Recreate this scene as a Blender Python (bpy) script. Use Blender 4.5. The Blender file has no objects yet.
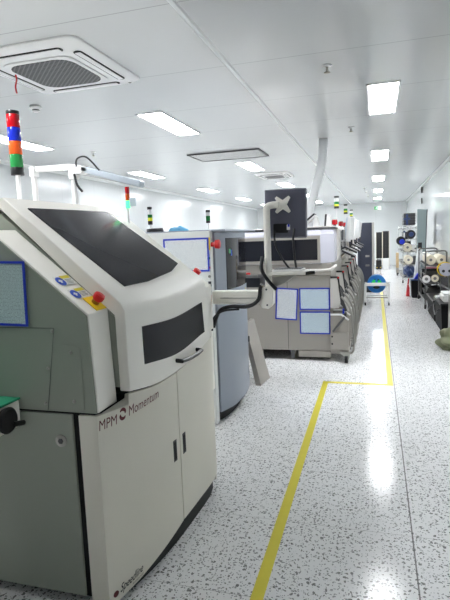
import bpy, bmesh, math, random
from mathutils import Vector, Matrix
random.seed(7)
S = bpy.context.scene
COL = S.collection
PI = math.pi

# ------------------------------------------------------------------ materials
def lin(c):
    def f(v):
        v /= 255.0
        return v / 12.92 if v <= 0.04045 else ((v + 0.055) / 1.055) ** 2.4
    return (f(c[0]), f(c[1]), f(c[2]), 1.0)

def mat(name, rgb, rough=0.5, metal=0.0, noise=0.0, scale=8.0, bump=0.0, emit=None, strength=0.0, spec=0.5, trans=0.0, coat=0.0, alpha=1.0):
    m = bpy.data.materials.new(name); m.use_nodes = True
    nt = m.node_tree; b = nt.nodes['Principled BSDF']
    c = lin(rgb)
    b.inputs['Base Color'].default_value = c
    b.inputs['Roughness'].default_value = rough
    b.inputs['Metallic'].default_value = metal
    b.inputs['Specular IOR Level'].default_value = spec
    b.inputs['Transmission Weight'].default_value = trans
    b.inputs['Coat Weight'].default_value = coat
    b.inputs['Alpha'].default_value = alpha
    if emit is not None:
        b.inputs['Emission Color'].default_value = lin(emit)
        b.inputs['Emission Strength'].default_value = strength
    if noise > 0 or bump > 0:
        tc = nt.nodes.new('ShaderNodeTexCoord')
        nz = nt.nodes.new('ShaderNodeTexNoise'); nz.inputs['Scale'].default_value = scale
        nz.inputs['Detail'].default_value = 5.0
        nt.links.new(tc.outputs['Object'], nz.inputs['Vector'])
        if noise > 0:
            mr = nt.nodes.new('ShaderNodeMapRange')
            mr.inputs[3].default_value = 1.0 - noise; mr.inputs[4].default_value = 1.0 + noise * 0.5
            nt.links.new(nz.outputs['Fac'], mr.inputs[0])
            mx = nt.nodes.new('ShaderNodeVectorMath'); mx.operation = 'SCALE'
            mx.inputs[0].default_value = c[:3]
            nt.links.new(mr.outputs[0], mx.inputs['Scale'])
            nt.links.new(mx.outputs[0], b.inputs['Base Color'])
        if bump > 0:
            bp = nt.nodes.new('ShaderNodeBump'); bp.inputs['Strength'].default_value = bump
            bp.inputs['Distance'].default_value = 0.002
            nt.links.new(nz.outputs['Fac'], bp.inputs['Height'])
            nt.links.new(bp.outputs[0], b.inputs['Normal'])
    return m

class N:
    """tiny node-building helper"""
    def __init__(s, m): s.nt = m.node_tree; s.b = s.nt.nodes['Principled BSDF']
    def node(s, t, **kw):
        n = s.nt.nodes.new(t)
        for k, v in kw.items(): setattr(n, k, v)
        return n
    def link(s, a, b): s.nt.links.new(a, b)
    def math(s, op, a, b=None, c=None):
        n = s.node('ShaderNodeMath', operation=op)
        for i, v in enumerate((a, b, c)):
            if v is None: continue
            if isinstance(v, (int, float)): n.inputs[i].default_value = v
            else: s.link(v, n.inputs[i])
        return n.outputs[0]
    def mix(s, f, a, b):
        n = s.node('ShaderNodeMix', data_type='RGBA')
        if isinstance(f, (int, float)): n.inputs[0].default_value = f
        else: s.link(f, n.inputs[0])
        for i, v in ((6, a), (7, b)):
            if isinstance(v, tuple): n.inputs[i].default_value = v
            else: s.link(v, n.inputs[i])
        return n.outputs[2]

def seam(n, coord, period, offset, width):
    """1 near a joint line repeating along a coordinate"""
    t = n.math('SUBTRACT', coord, offset)
    t = n.math('DIVIDE', t, period)
    t = n.math('ADD', t, 0.5)
    t = n.math('FRACT', t)
    t = n.math('SUBTRACT', t, 0.5)
    t = n.math('ABSOLUTE', t)
    return n.math('LESS_THAN', t, width / period / 2)

def floor_mat():
    m = mat('terrazzo_vinyl', (226, 227, 226), 0.14, spec=.22); n = N(m)
    tc = n.node('ShaderNodeTexCoord'); sp = n.node('ShaderNodeSeparateXYZ'); n.link(tc.outputs['Object'], sp.inputs[0])
    nz = n.node('ShaderNodeTexNoise'); nz.inputs['Scale'].default_value = 38; n.link(tc.outputs['Object'], nz.inputs['Vector'])
    off = n.node('ShaderNodeVectorMath', operation='MULTIPLY_ADD')
    n.link(nz.outputs['Color'], off.inputs[0]); off.inputs[1].default_value = (.03, .03, .0); n.link(tc.outputs['Object'], off.inputs[2])
    base = lin((222, 223, 222))
    cn = n.node('ShaderNodeTexNoise'); cn.inputs['Scale'].default_value = 1.2; n.link(tc.outputs['Object'], cn.inputs['Vector'])
    col = n.mix(cn.outputs['Fac'], lin((228, 228, 227)), lin((240, 240, 241)))
    for sc, lim, dens, shade in ((36, 0.21, 0.5, (108, 110, 108)), (54, 0.25, 0.42, (146, 148, 147)), (84, 0.25, 0.32, (84, 86, 86))):
        v = n.node('ShaderNodeTexVoronoi'); v.inputs['Scale'].default_value = sc; v.voronoi_dimensions = '2D'
        mp = n.node('ShaderNodeMapping'); mp.inputs['Location'].default_value = (sc * .37, sc * .11, 0); n.link(off.outputs[0], mp.inputs['Vector'])
        n.link(mp.outputs[0], v.inputs['Vector'])
        sc2 = n.node('ShaderNodeSeparateColor'); n.link(v.outputs['Color'], sc2.inputs[0])
        size = n.math('MULTIPLY', sc2.outputs[1], lim); size = n.math('ADD', size, lim * .35)
        near = n.math('LESS_THAN', v.outputs['Distance'], size)
        pick = n.math('LESS_THAN', sc2.outputs[0], dens)
        f = n.math('MULTIPLY', near, pick)
        f = n.math('MULTIPLY', f, 0.9)
        col = n.mix(f, col, lin(shade))
    sx = seam(n, sp.outputs[0], 6.2, 0.175, 0.007); sy = seam(n, sp.outputs[1], 0.62, 2.58, 0.004)
    syf = n.math('MULTIPLY', sy, 0.55)
    col = n.mix(syf, col, lin((150, 150, 148)))
    sxf = n.math('MULTIPLY', sx, 0.85)
    col = n.mix(sxf, col, lin((92, 92, 90)))
    n.link(col, n.b.inputs['Base Color'])
    r = n.node('ShaderNodeMapRange'); n.link(cn.outputs['Fac'], r.inputs[0]); r.inputs[3].default_value = .12; r.inputs[4].default_value = .18
    n.link(r.outputs[0], n.b.inputs['Roughness'])
    return m

def panel_mat(name, rgb, axis, period, offset, rough, width=.006, line=(150, 152, 153), axis2=None, period2=2.4, offset2=0.0, wob=.25):
    m = mat(name, rgb, rough); n = N(m)
    tc = n.node('ShaderNodeTexCoord'); sp = n.node('ShaderNodeSeparateXYZ'); n.link(tc.outputs['Object'], sp.inputs[0])
    f = seam(n, sp.outputs[axis], period, offset, width)
    col = n.mix(n.math('MULTIPLY', f, .7), lin(rgb), lin(line))
    if axis2 is not None:
        g = seam(n, sp.outputs[axis2], period2, offset2, width)
        col = n.mix(n.math('MULTIPLY', g, .7), col, lin(line))
    n.link(col, n.b.inputs['Base Color'])
    nz = n.node('ShaderNodeTexNoise'); nz.inputs['Scale'].default_value = 1.6; n.link(tc.outputs['Object'], nz.inputs['Vector'])
    bp = n.node('ShaderNodeBump'); bp.inputs['Strength'].default_value = wob; bp.inputs['Distance'].default_value = .01
    n.link(nz.outputs['Fac'], bp.inputs['Height']); n.link(bp.outputs[0], n.b.inputs['Normal'])
    return m

def paper_mat(name, rgb, ink, rows=38):
    m = mat(name, rgb, .35); n = N(m)
    tc = n.node('ShaderNodeTexCoord'); sp = n.node('ShaderNodeSeparateXYZ'); n.link(tc.outputs['Generated'], sp.inputs[0])
    row = n.math('MULTIPLY', sp.outputs[2], float(rows))
    fr = n.math('FRACT', row); band = n.math('LESS_THAN', n.math('ABSOLUTE', n.math('SUBTRACT', fr, .5)), .22)
    nz = n.node('ShaderNodeTexNoise'); nz.inputs['Scale'].default_value = 1.0; nz.inputs['Detail'].default_value = 3
    mp = n.node('ShaderNodeMapping'); mp.inputs['Scale'].default_value = (46, 46, rows * .98); n.link(tc.outputs['Generated'], mp.inputs['Vector'])
    n.link(mp.outputs[0], nz.inputs['Vector'])
    word = n.math('GREATER_THAN', nz.outputs['Fac'], .5)
    f = n.math('MULTIPLY', n.math('MULTIPLY', band, word), .75)
    n.link(n.mix(f, lin(rgb), lin(ink)), n.b.inputs['Base Color'])
    return m

def grid_mat(name, rgb, dark, px, pz, rough=.5):
    """woven wire / perforated pattern on a flat panel"""
    m = mat(name, rgb, rough); n = N(m)
    tc = n.node('ShaderNodeTexCoord'); sp = n.node('ShaderNodeSeparateXYZ'); n.link(tc.outputs['Object'], sp.inputs[0])
    u = n.math('ADD', sp.outputs[0], sp.outputs[1]); v = n.math('SUBTRACT', sp.outputs[1], sp.outputs[0])
    a = seam(n, u, px, 0, px * .68); b = seam(n, v, pz, 0, pz * .68)
    f = n.math('MULTIPLY', a, b)
    n.link(n.mix(f, lin(rgb), lin(dark)), n.b.inputs['Base Color'])
    return m

M = dict(
    floor=floor_mat(),
    ceiling=panel_mat('white_ceiling_panel', (202, 204, 204), 1, 1.15, 4.05, .18, .009, (150, 152, 153), wob=.06),
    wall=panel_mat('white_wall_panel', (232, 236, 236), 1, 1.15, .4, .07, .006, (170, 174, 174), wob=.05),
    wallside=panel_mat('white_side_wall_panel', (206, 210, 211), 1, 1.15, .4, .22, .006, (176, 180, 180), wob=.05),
    wallx=panel_mat('white_end_wall_panel', (236, 239, 239), 0, 1.15, .0, .2, .006, (190, 194, 194)),
    trim=mat('white_aluminium_trim', (225, 227, 227), .3),
    cream=mat('cream_enamel', (242, 239, 231), .42, noise=.03, scale=5, bump=.05),
    creamdoor=mat('cream_door_enamel', (221, 217, 204), .45, noise=.05, scale=3, bump=.05),
    sideshade=mat('shaded_cream_enamel', (146, 152, 140), .5, noise=.04, scale=4),  # printer's cream paint with the shade of its near end mixed into the colour
    gap=mat('black_gap', (14, 14, 14), .7),
    black=mat('black_plastic', (20, 20, 22), .35),
    rubber=mat('black_rubber', (16, 16, 17), .6),
    cable=mat('black_cable', (24, 24, 28), .45),
    tint=mat('dark_tinted_window', (46, 46, 50), .17, spec=.1),
    glass=mat('smoked_glass', (30, 31, 37), .06, spec=.3),
    red=mat('red_plastic', (205, 22, 24), .3), yellow=mat('yellow_plate', (240, 205, 20), .45),
    orange=mat('orange_plastic', (222, 92, 30), .3), green=mat('green_plastic', (26, 132, 62), .3), blue=mat('blue_plastic', (28, 50, 190), .35),
    redlens=mat('red_lens', (178, 18, 30), .15), bluelens=mat('blue_lens', (24, 44, 180), .15),
    orangelens=mat('orange_lens', (214, 84, 30), .15), greenlens=mat('green_lens', (38, 130, 66), .15),
    greenlit=mat('lit_green_lens', (60, 220, 110), .2, emit=(70, 255, 140), strength=1.3), yellowlens=mat('yellow_lens', (225, 225, 60), .25, emit=(230, 240, 60), strength=.1),
    bluegrey=mat('blue_grey_enamel', (141, 149, 160), .38, noise=.03, scale=3), paleblue=mat('pale_grey_enamel', (222, 224, 222), .42),
    warmgrey=mat('warm_grey_enamel', (163, 158, 150), .42, noise=.03, scale=3), warmlight=mat('light_warm_enamel', (194, 191, 186), .4), lavender=mat('pale_lavender_enamel', (186, 186, 197), .35),
    gunmetal=mat('dull_gunmetal', (112, 113, 112), .38, metal=.6),
    darkgrey=mat('dark_grey_enamel', (74, 74, 76), .4), steel=mat('brushed_steel', (168, 166, 160), .32, metal=.85), chrome=mat('chrome_wire', (190, 190, 188), .25, metal=.9),
    darksteel=mat('dull_steel_tube', (150, 143, 130), .38, metal=.5),
    frameblue=mat('blue_frame', (34, 60, 190), .4), paper=paper_mat('printed_sheet', (226, 230, 232), (120, 130, 150)),
    papergreen=paper_mat('printed_sheet_in_sleeve', (186, 204, 204), (110, 130, 135), 44), paperblue=paper_mat('pale_blue_printed_sheet', (205, 222, 230), (120, 145, 170)),
    white=mat('white_plastic', (232, 232, 230), .38), whitepaint=mat('white_powder_coat', (238, 238, 238), .3), offwhite=mat('ivory_plastic', (226, 218, 198), .45),
    stickerblue=mat('blue_sticker', (20, 76, 190), .4), stickeryellow=mat('yellow_sticker', (222, 206, 50), .4), stickerwhite=mat('white_sticker', (236, 236, 232), .4),
    darkred=mat('dark_red_ink', (92, 26, 32), .5), ink=mat('black_ink', (22, 20, 20), .5), inkgrey=mat('grey_ink', (120, 120, 120), .6),
    screen=mat('dark_plastic_shell', (92, 93, 107), .32, noise=.05, scale=6), greentop=mat('green_worktop', (22, 128, 92), .45),
    cabinet=mat('dark_slate_enamel', (58, 63, 80), .35), blackmetal=mat('black_metal', (36, 37, 42), .4),
    tape=mat('yellow_tape', (218, 204, 34), .42, noise=.08, scale=14),
    reelblue=mat('blue_reel', (38, 120, 200), .35), clearblue=mat('pale_blue_plastic', (212, 222, 232), .25),
    duct=mat('silver_flexible_duct', (208, 210, 212), .35, spec=.5), board=mat('grey_green_board', (150, 166, 168), .4), sheetwhite=mat('white_film_roll', (224, 226, 226), .35),
    cardboard=mat('cardboard', (186, 160, 120), .8), bag=mat('olive_cloth', (132, 136, 108), .85, noise=.15, scale=18, bump=.3), cloth=mat('light_blue_cloth', (96, 172, 214), .8, bump=.3, scale=30),
    bluebag=mat('navy_film', (46, 66, 112), .35), blackbin=mat('black_bin_plastic', (14, 14, 16), .65, spec=.25), greytray=mat('grey_plastic_tray', (70, 70, 68), .5), pink=mat('pink_film', (232, 150, 176), .5),
    rednotice=mat('red_plastic_scoop', (200, 30, 44), .4), brass=mat('brass_collar', (150, 110, 40), .4, metal=.6), grille=grid_mat('grey_intake_grille', (98, 99, 99), (4, 4, 5), .042, .042), vent=grid_mat('perforated_vent', (214, 216, 216), (150, 152, 152), .03, .03),
    glow=mat('lit_diffuser', (255, 255, 255), .5, emit=(250, 252, 255), strength=26.0), exitgreen=mat('lit_green_sign', (20, 150, 70), .4, emit=(20, 170, 80), strength=.5), exitwhite=mat('lit_white_sign', (240, 250, 244), .4, emit=(235, 255, 245), strength=.8),
)

# ------------------------------------------------------------------ mesh building
class MB:
    def __init__(s): s.bm = bmesh.new()
    def faces(s, pts, fs):
        vs = [s.bm.verts.new(p) for p in pts]
        for f in fs:
            try: s.bm.faces.new([vs[i] for i in f])
            except ValueError: pass
        return s
    def box(s, x0, x1, y0, y1, z0, z1, mtx=None):
        p = [Vector((x, y, z)) for x in (x0, x1) for y in (y0, y1) for z in (z0, z1)]
        if mtx: p = [mtx @ q for q in p]
        return s.faces(p, [(0, 1, 3, 2), (4, 6, 7, 5), (0, 4, 5, 1), (2, 3, 7, 6), (0, 2, 6, 4), (1, 5, 7, 3)])
    def prism(s, poly, axis, a, b, mtx=None):
        """poly of 2D points swept along axis: 'y' -> (x,z), 'x' -> (y,z), 'z' -> (x,y)"""
        def P(u, v, t): return Vector({'y': (u, t, v), 'x': (t, u, v), 'z': (u, v, t)}[axis])
        n = len(poly); p = [P(u, v, a) for u, v in poly] + [P(u, v, b) for u, v in poly]
        if mtx: p = [mtx @ q for q in p]
        return s.faces(p, [tuple(range(n)), tuple(range(2 * n - 1, n - 1, -1))] + [(i, i + n, (i + 1) % n + n, (i + 1) % n) for i in range(n)])
    def tube(s, path, r, seg=10, cap=True):
        path = [Vector(p) for p in path]; rings = []
        up = None
        for i, p in enumerate(path):
            d = (path[min(i + 1, len(path) - 1)] - path[max(i - 1, 0)]).normalized()
            if up is None: up = Vector((0, 0, 1)) if abs(d.z) < .9 else Vector((1, 0, 0))
            u = d.cross(up).normalized(); v = u.cross(d).normalized(); up = v
            rr = r[i] if isinstance(r, (list, tuple)) else r
            rings.append([s.bm.verts.new(p + (u * math.cos(2 * PI * k / seg) + v * math.sin(2 * PI * k / seg)) * rr) for k in range(seg)])
        for a, b in zip(rings, rings[1:]):
            for k in range(seg): s.bm.faces.new((a[k], a[(k + 1) % seg], b[(k + 1) % seg], b[k]))
        if cap:
            s.bm.faces.new(rings[0][::-1]); s.bm.faces.new(rings[-1])
        return s
    def cyl(s, a, b, r, seg=20, r2=None): return s.tube([a, b], [r, r if r2 is None else r2], seg)
    def lathe(s, prof, origin, axis='z', seg=28, closed=False):
        """profile of (radius, height) turned about an axis through origin"""
        o = Vector(origin); rings = []
        for r, h in prof:
            ring = []
            for k in range(seg):
                c, sn = r * math.cos(2 * PI * k / seg), r * math.sin(2 * PI * k / seg)
                ring.append(s.bm.verts.new(o + Vector({'z': (c, sn, h), 'y': (c, h, sn), 'x': (h, c, sn)}[axis])))
            rings.append(ring)
        for a, b in zip(rings, rings[1:]):
            for k in range(seg): s.bm.faces.new((a[k], a[(k + 1) % seg], b[(k + 1) % seg], b[k]))
        if closed:
            a, b = rings[-1], rings[0]
            for k in range(seg): s.bm.faces.new((a[k], a[(k + 1) % seg], b[(k + 1) % seg], b[k]))
        else: s.bm.faces.new(rings[0][::-1]); s.bm.faces.new(rings[-1])
        return s
    def build(s, name, m, parent=None, bevel=0.0, angle=35, seg=2, kind=None, subsurf=0):
        bmesh.ops.remove_doubles(s.bm, verts=s.bm.verts, dist=1e-6)
        bmesh.ops.recalc_face_normals(s.bm, faces=s.bm.faces)
        off = Vector(base_of(parent)) if parent else Vector((0, 0, 0))
        if parent is None:
            lo = [min(v.co[i] for v in s.bm.verts) for i in range(3)]; hi = [max(v.co[i] for v in s.bm.verts) for i in range(3)]
            off = Vector(((lo[0] + hi[0]) / 2, (lo[1] + hi[1]) / 2, lo[2]))
            if kind == 'structure': off = Vector((0, 0, 0))
        bmesh.ops.translate(s.bm, verts=s.bm.verts, vec=-off)
        me = bpy.data.meshes.new(name); s.bm.to_mesh(me); s.bm.free()
        for p in me.polygons: p.use_smooth = True
        me.set_sharp_from_angle(angle=math.radians(angle))
        me.materials.append(m)
        o = bpy.data.objects.new(name, me); COL.objects.link(o)
        if parent: o.parent = parent
        else: o.location = off
        if bevel:
            bv = o.modifiers.new('bevel', 'BEVEL'); bv.width = bevel; bv.segments = seg; bv.limit_method = 'ANGLE'
            bv.angle_limit = math.radians(40); bv.harden_normals = True
        if subsurf:
            sb = o.modifiers.new('smooth', 'SUBSURF'); sb.levels = subsurf; sb.render_levels = subsurf
        if kind: o['kind'] = kind
        return o

def base_of(o):
    v = Vector((0, 0, 0))
    while o is not None: v += o.location; o = o.parent
    return v
def thing(name, label, cat, loc, group=None):
    o = bpy.data.objects.new(name, None); COL.objects.link(o); o.location = loc
    o.empty_display_size = .1
    return tag(o, label, cat, group)
def tag(o, label, cat, group=None):
    o['label'] = label; o['category'] = cat
    if group: o['group'] = group
    return o
def part(name, parent, at):
    o = bpy.data.objects.new(name, None); COL.objects.link(o); o.parent = parent; o.location = Vector(at) - base_of(parent); return o
def dup(root, delta, label=None, group=None):
    """a copy of a thing with copies of its parts and sub-parts"""
    r = root.copy(); COL.objects.link(r); r.location = root.location + Vector(delta)
    if label: r['label'] = label
    if group: r['group'] = group
    for ch in list(root.children):
        c = ch.copy(); COL.objects.link(c); c.parent = r
        for g in list(ch.children):
            d = g.copy(); COL.objects.link(d); d.parent = c
    return r
def rrect(x0, x1, z0, z1, r, n=5):
    out = []
    for cx, cz, a0 in ((x1 - r, z0 + r, -90), (x1 - r, z1 - r, 0), (x0 + r, z1 - r, 90), (x0 + r, z0 + r, 180)):
        for k in range(n + 1):
            a = math.radians(a0 + 90 * k / n); out.append((cx + r * math.cos(a), cz + r * math.sin(a)))
    return out
def arc(pts, n=8):
    """Catmull-Rom through points"""
    P = [Vector(p) for p in pts]; P = [P[0]] + P + [P[-1]]; out = []
    for i in range(1, len(P) - 2):
        for k in range(n):
            t = k / n; a, b, c, d = P[i - 1], P[i], P[i + 1], P[i + 2]
            out.append(.5 * ((2 * b) + (c - a) * t + (2 * a - 5 * b + 4 * c - d) * t * t + (3 * b - a - 3 * c + d) * t ** 3))
    out.append(P[-2]); return out
def text_mesh(body, size, sx=1.0, shear=0.0, extrude=.0, bold=0.0):
    cu = bpy.data.curves.new('lettering', 'FONT'); cu.body = body; cu.size = size; cu.shear = shear; cu.offset = bold
    cu.resolution_u = 4
    o = bpy.data.objects.new('lettering_source', cu); COL.objects.link(o)
    dg = bpy.context.evaluated_depsgraph_get(); me = bpy.data.meshes.new_from_object(o.evaluated_get(dg))
    bm = bmesh.new(); bm.from_mesh(me)
    bpy.data.objects.remove(o); bpy.data.curves.remove(cu); bpy.data.meshes.remove(me)
    lo = min(v.co.x for v in bm.verts); hi = max(v.co.x for v in bm.verts)
    for v in bm.verts: v.co.x = (v.co.x - lo) * sx / (hi - lo)
    return bm

# ------------------------------------------------------------------ the room
WR, WL, WF, WN, H = 1.36, -5.65, 25.0, -7.0, 2.9
MB().box(WL, WR, WN, WF, -.1, 0).build('floor', M['floor'], kind='structure')
MB().box(WL, WR, WN, WF, H, H + .1).build('ceiling', M['ceiling'], kind='structure')
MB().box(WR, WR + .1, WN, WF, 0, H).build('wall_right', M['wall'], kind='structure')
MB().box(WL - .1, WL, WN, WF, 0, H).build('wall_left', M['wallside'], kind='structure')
MB().box(WL - .1, WR + .1, WF, WF + .1, 0, H).build('wall_far', M['wallx'], kind='structure')
MB().box(WL - .1, WR + .1, WN - .1, WN, 0, H).build('wall_near', M['wallx'], kind='structure')
MB().prism([(-1.135, H), (-1.125, H - .008), (-1.10, H - .008), (-1.09, H)], 'y', WN, WF).build('trim_1', M['trim'], kind='structure')
MB().prism([(WR, H), (WR - .05, H), (WR - .035, H - .035), (WR, H - .05)], 'y', WN, WF).build('trim_2', M['trim'], kind='structure')
MB().prism([(WL, H), (WL + .05, H), (WL + .035, H - .035), (WL, H - .05)], 'y', WN, WF).build('trim_3', M['trim'], kind='structure')
MB().prism([(WR, 0), (WR - .012, .012), (WR - .012, .1), (WR, .1)], 'y', WN, WF).build('baseboard_right', M['trim'], kind='structure')
b = MB(); b.box(-.34, .52, WF - .03, WF - .002, 0, 2.32)
door = b.build('door_1', M['wallx'], kind='structure', bevel=.004)
b = MB()
for x0, x1, z0, z1 in ((-.40, -.345, 0, 2.38), (.525, .58, 0, 2.38), (-.40, .58, 2.325, 2.38)): b.box(x0, x1, WF - .02, WF - .001, z0, z1)
b.build('trim_4', M['wallx'], kind='structure', bevel=.004)

b = MB()
for pts in ([(-.522, 1.2), (-.466, 1.2), (-.485, 5.25), (-.541, 5.31)],
            [(-.541, 5.31), (-.485, 5.25), (.164, 5.25), (.108, 5.31)],
            [(.164, 5.25), (.164, 17.5), (.108, 17.5), (.108, 5.31)]):
    b.prism(pts, 'z', .0, .0012)
tag(b.build('floor_tape', M['tape']), 'yellow line of tape on the speckled floor, stepping sideways in front of the machines', 'floor marking')

# ceiling lights: three rows of recessed panels
def light_at(x, y, label):
    t = thing('ceiling_light', label, 'ceiling light', (x, y, H - .02), 'recessed light panels in the ceiling')
    b = MB(); w, l = .152, .622
    for a in ((-w, -w + .018, -l, l), (w - .018, w, -l, l), (-w + .018, w - .018, -l, -l + .018), (-w + .018, w - .018, l - .018, l)):
        b.box(x + a[0], x + a[1], y + a[2], y + a[3], H - .014, H - .0005)
    b.build('frame', M['whitepaint'], t)
    MB().box(x - .146, x + .146, y - .611, y + .611, H - .009, H - .002).build('diffuser', M['glow'], t)
ORD = ['nearest', 'second nearest', 'third nearest', 'fourth nearest', 'fifth nearest']
for k in range(5):
    light_at(.07, 5.66 + 4 * k, ORD[k] + ' lit ceiling panel in the row above the clear aisle')
for k in range(5):
    light_at(-2.3, 5.74 + 4 * k, ORD[k] + ' lit ceiling panel in the row right of the ceiling air conditioners' if k else 'lit ceiling panel between the large air conditioner and the flat ceiling grille')
for k in range(5):
    light_at(-4.5, 5.8 + 4 * k, ORD[k] + ' lit ceiling panel in the row along the left wall')

light_at(-2.3, 1.74, 'lit ceiling panel above the back of the nearest printer, before the large air conditioner')
light_at(-4.5, 1.8, 'lit ceiling panel by the left wall, level with the nearest printer')
# cassette air conditioners
def cassette(x0, x1, y0, y1, label, near=True):
    cx, cy = (x0 + x1) / 2, (y0 + y1) / 2
    t = thing('ceiling_air_conditioner', label, 'air conditioner', (cx, cy, H - .06), 'cassette air conditioners in the ceiling')
    w, l = (x1 - x0) / 2, (y1 - y0) / 2
    prof = [(1.0, -.001), (1.0, -.012), (.93, -.034), (.62, -.04)]
    b = MB(); bm = b.bm; loops = []
    for f, h in prof:
        loops.append([bm.verts.new((cx + p[0], cy + p[1], H + h)) for p in rrect(-w * f, w * f, -l * f, l * f, .07 * f + .01)])
    for a, c in zip(loops, loops[1:]):
        for k in range(len(a)): bm.faces.new((a[k], a[(k + 1) % len(a)], c[(k + 1) % len(a)], c[k]))
    bm.faces.new(loops[-1])
    b.build('housing', M['whitepaint'], t, angle=50)
    for i, (dx, dy) in enumerate(((1, 0), (-1, 0), (0, 1), (0, -1))):
        b = MB()
        if dx: 
            b.prism(rrect(cx + dx * w * .79 - .032, cx + dx * w * .79 + .032, cy - l * .66, cy + l * .66, .03), 'z', H - .0415, H - .036)
        else:
            b.prism(rrect(cx - w * .66, cx + w * .66, cy + dy * l * .79 - .032, cy + dy * l * .79 + .032, .03), 'z', H - .0415, H - .036)
        s = b.build('air_slot', M['gap'], t)
        b = MB()
        if dx: b.box(cx + dx * w * .79 - .02, cx + dx * w * .79 + .022, cy - l * .62, cy + l * .62, H - .046, H - .042)
        else: b.box(cx - w * .62, cx + w * .62, cy + dy * l * .79 - .02, cy + dy * l * .79 + .022, H - .046, H - .042)
        b.build('louver', M['whitepaint'] if i != 2 else M['whitepaint'], s)
    MB().prism(rrect(cx - w * .62, cx + w * .62, cy - l * .62, cy + l * .62, .1), 'z', H - .05, H - .04).build('grille_rim', M['whitepaint'], t, bevel=.004)
    g = MB()
    g.prism(rrect(cx - w * .55, cx + w * .55, cy - l * .55, cy + l * .55, .12), 'z', H - .053, H - .0495).build('intake_grille', M['grille'], t)
    if near:
        MB().lathe([(.012, 0), (.012, .004)], (x1 - .09, y1 - .06, H - .038), 'z', 16).build('indicator', M['darkgrey'], t)
        pts = arc([(cx - .29, cy - .12, H - .05), (cx - .285, cy - .12, H - .09), (cx - .292, cy - .13, H - .14), (cx - .285, cy - .13, H - .19)], 5)
        rb = MB(); rb.tube(pts, .006, 6)
        rb.build('ribbon', M['red'], t)
cassette(-2.82, -1.87, 3.06, 4.08, 'large square ceiling air conditioner with dark grille and hanging red ribbon')
cassette(-2.52, -1.78, 10.9, 11.85, 'small distant ceiling air conditioner between two lit panels, above the monitor', near=False)
t = thing('ceiling_vent', 'flat rectangular ceiling grille with thin dark rim, beyond the large air conditioner', 'ceiling vent', (-2.3, 8.25, H - .02))
b = MB()
for a in ((-2.9, -1.72, 7.85, 7.875), (-2.9, -1.72, 8.6, 8.625), (-2.9, -2.875, 7.875, 8.6), (-1.745, -1.72, 7.875, 8.6)): b.box(a[0], a[1], a[2], a[3], H - .02, H - .0005)
b.build('frame', M['darkgrey'], t)
MB().box(-2.87, -1.75, 7.88, 8.595, H - .012, H - .003).build('grille', M['vent'], t)
def detector(x, y, r, label, name, cat):
    t = thing(name, label, cat, (x, y, H - .08))
    MB().lathe([(r * .9, 0), (r, -.006), (r, -.02), (r * .75, -.03)], (x, y, H - .001)).build('base', M['white'], t)
    MB().lathe([(r * .6, -.03), (r * .62, -.05), (r * .35, -.06)], (x, y, H - .001)).build('sensor', M['white'], t)
    MB().lathe([(r * .63, -.036), (r * .63, -.046)], (x, y, H - .001)).build('slot_band', M['darkgrey'], t)
detector(-3.18, 4.42, .055, 'round white smoke detector on the ceiling beside the large air conditioner', 'smoke_detector', 'smoke detector')
for i, (x, y, lb) in enumerate(((-.374, 4.36, 'small ceiling sprinkler left of the nearest aisle light panel'), (-.302, 6.93, 'small ceiling sprinkler beyond the nearest aisle light panel'),
                    (-4.04, 6.92, 'small ceiling sprinkler above the white light gantry'), (-.33, 16.0, 'nearest of three tiny dark sprinklers far down the aisle'), (-.3, 17.6, 'middle one of three tiny dark sprinklers far down the aisle'), (-.27, 19.5, 'farthest of three tiny dark sprinklers far down the aisle'))):
    t = thing('ceiling_sprinkler', lb, 'sprinkler', (x, y, H - .07), 'ceiling sprinklers')
    MB().lathe([(.038, 0), (.038, -.006), (.02, -.014)], (x, y, H - .001), seg=16).build('rosette', M['white'], t)
    MB().cyl((x, y, H - .014), (x, y, H - .055), .009, 10).build('stem', M['steel'], t)
    MB().lathe([(.026, -.055), (.026, -.06), (.008, -.064)], (x, y, H), seg=12).build('deflector', M['darksteel'], t)

# exit sign over the far door
t = thing('exit_sign', 'green and white lit exit sign high on the far wall', 'exit sign', (.08, WF, 2.55))
MB().box(-.07, .24, WF - .035, WF - .002, 2.58, 2.74).build('housing', M['white'], t, bevel=.004)
MB().box(-.06, .075, WF - .04, WF - .036, 2.59, 2.73).build('green_panel', M['exitgreen'], t)
MB().box(.08, .23, WF - .04, WF - .036, 2.59, 2.73).build('white_panel', M['exitwhite'], t)
b = MB(); b.prism([(.10, 2.66), (.15, 2.70), (.15, 2.675), (.21, 2.675), (.21, 2.645), (.15, 2.645), (.15, 2.62)], 'y', WF - .043, WF - .0405)
b.build('arrow', M['exitgreen'], t)
b = MB()
b.lathe([(.012, -.043), (.012, -.0405)], (.025, WF, 2.708), 'y', 12)
b.prism([(-.005, 2.69), (.03, 2.695), (.035, 2.655), (.055, 2.62), (.042, 2.613), (.022, 2.645), (-.01, 2.61), (-.022, 2.62), (.01, 2.66)], 'y', WF - .043, WF - .0405)
b.build('running_figure', M['exitwhite'], t)
for z0, z1, lb in ((2.68, 2.86, 'upper of two small dark plates high on the right wall'), (2.36, 2.53, 'lower of two small dark plates high on the right wall')):
    t = thing('wall_plate', lb, 'wall plate', (WR - .02, 16.9, z0))
    MB().box(WR - .03, WR - .001, 16.75, 17.05, z0, z1).build('box', M['darkgrey'], t, bevel=.006)
    MB().box(WR - .034, WR - .03, 16.8, 17.0, z0 + .03, z1 - .03).build('cover', M['inkgrey'], t)

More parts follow.
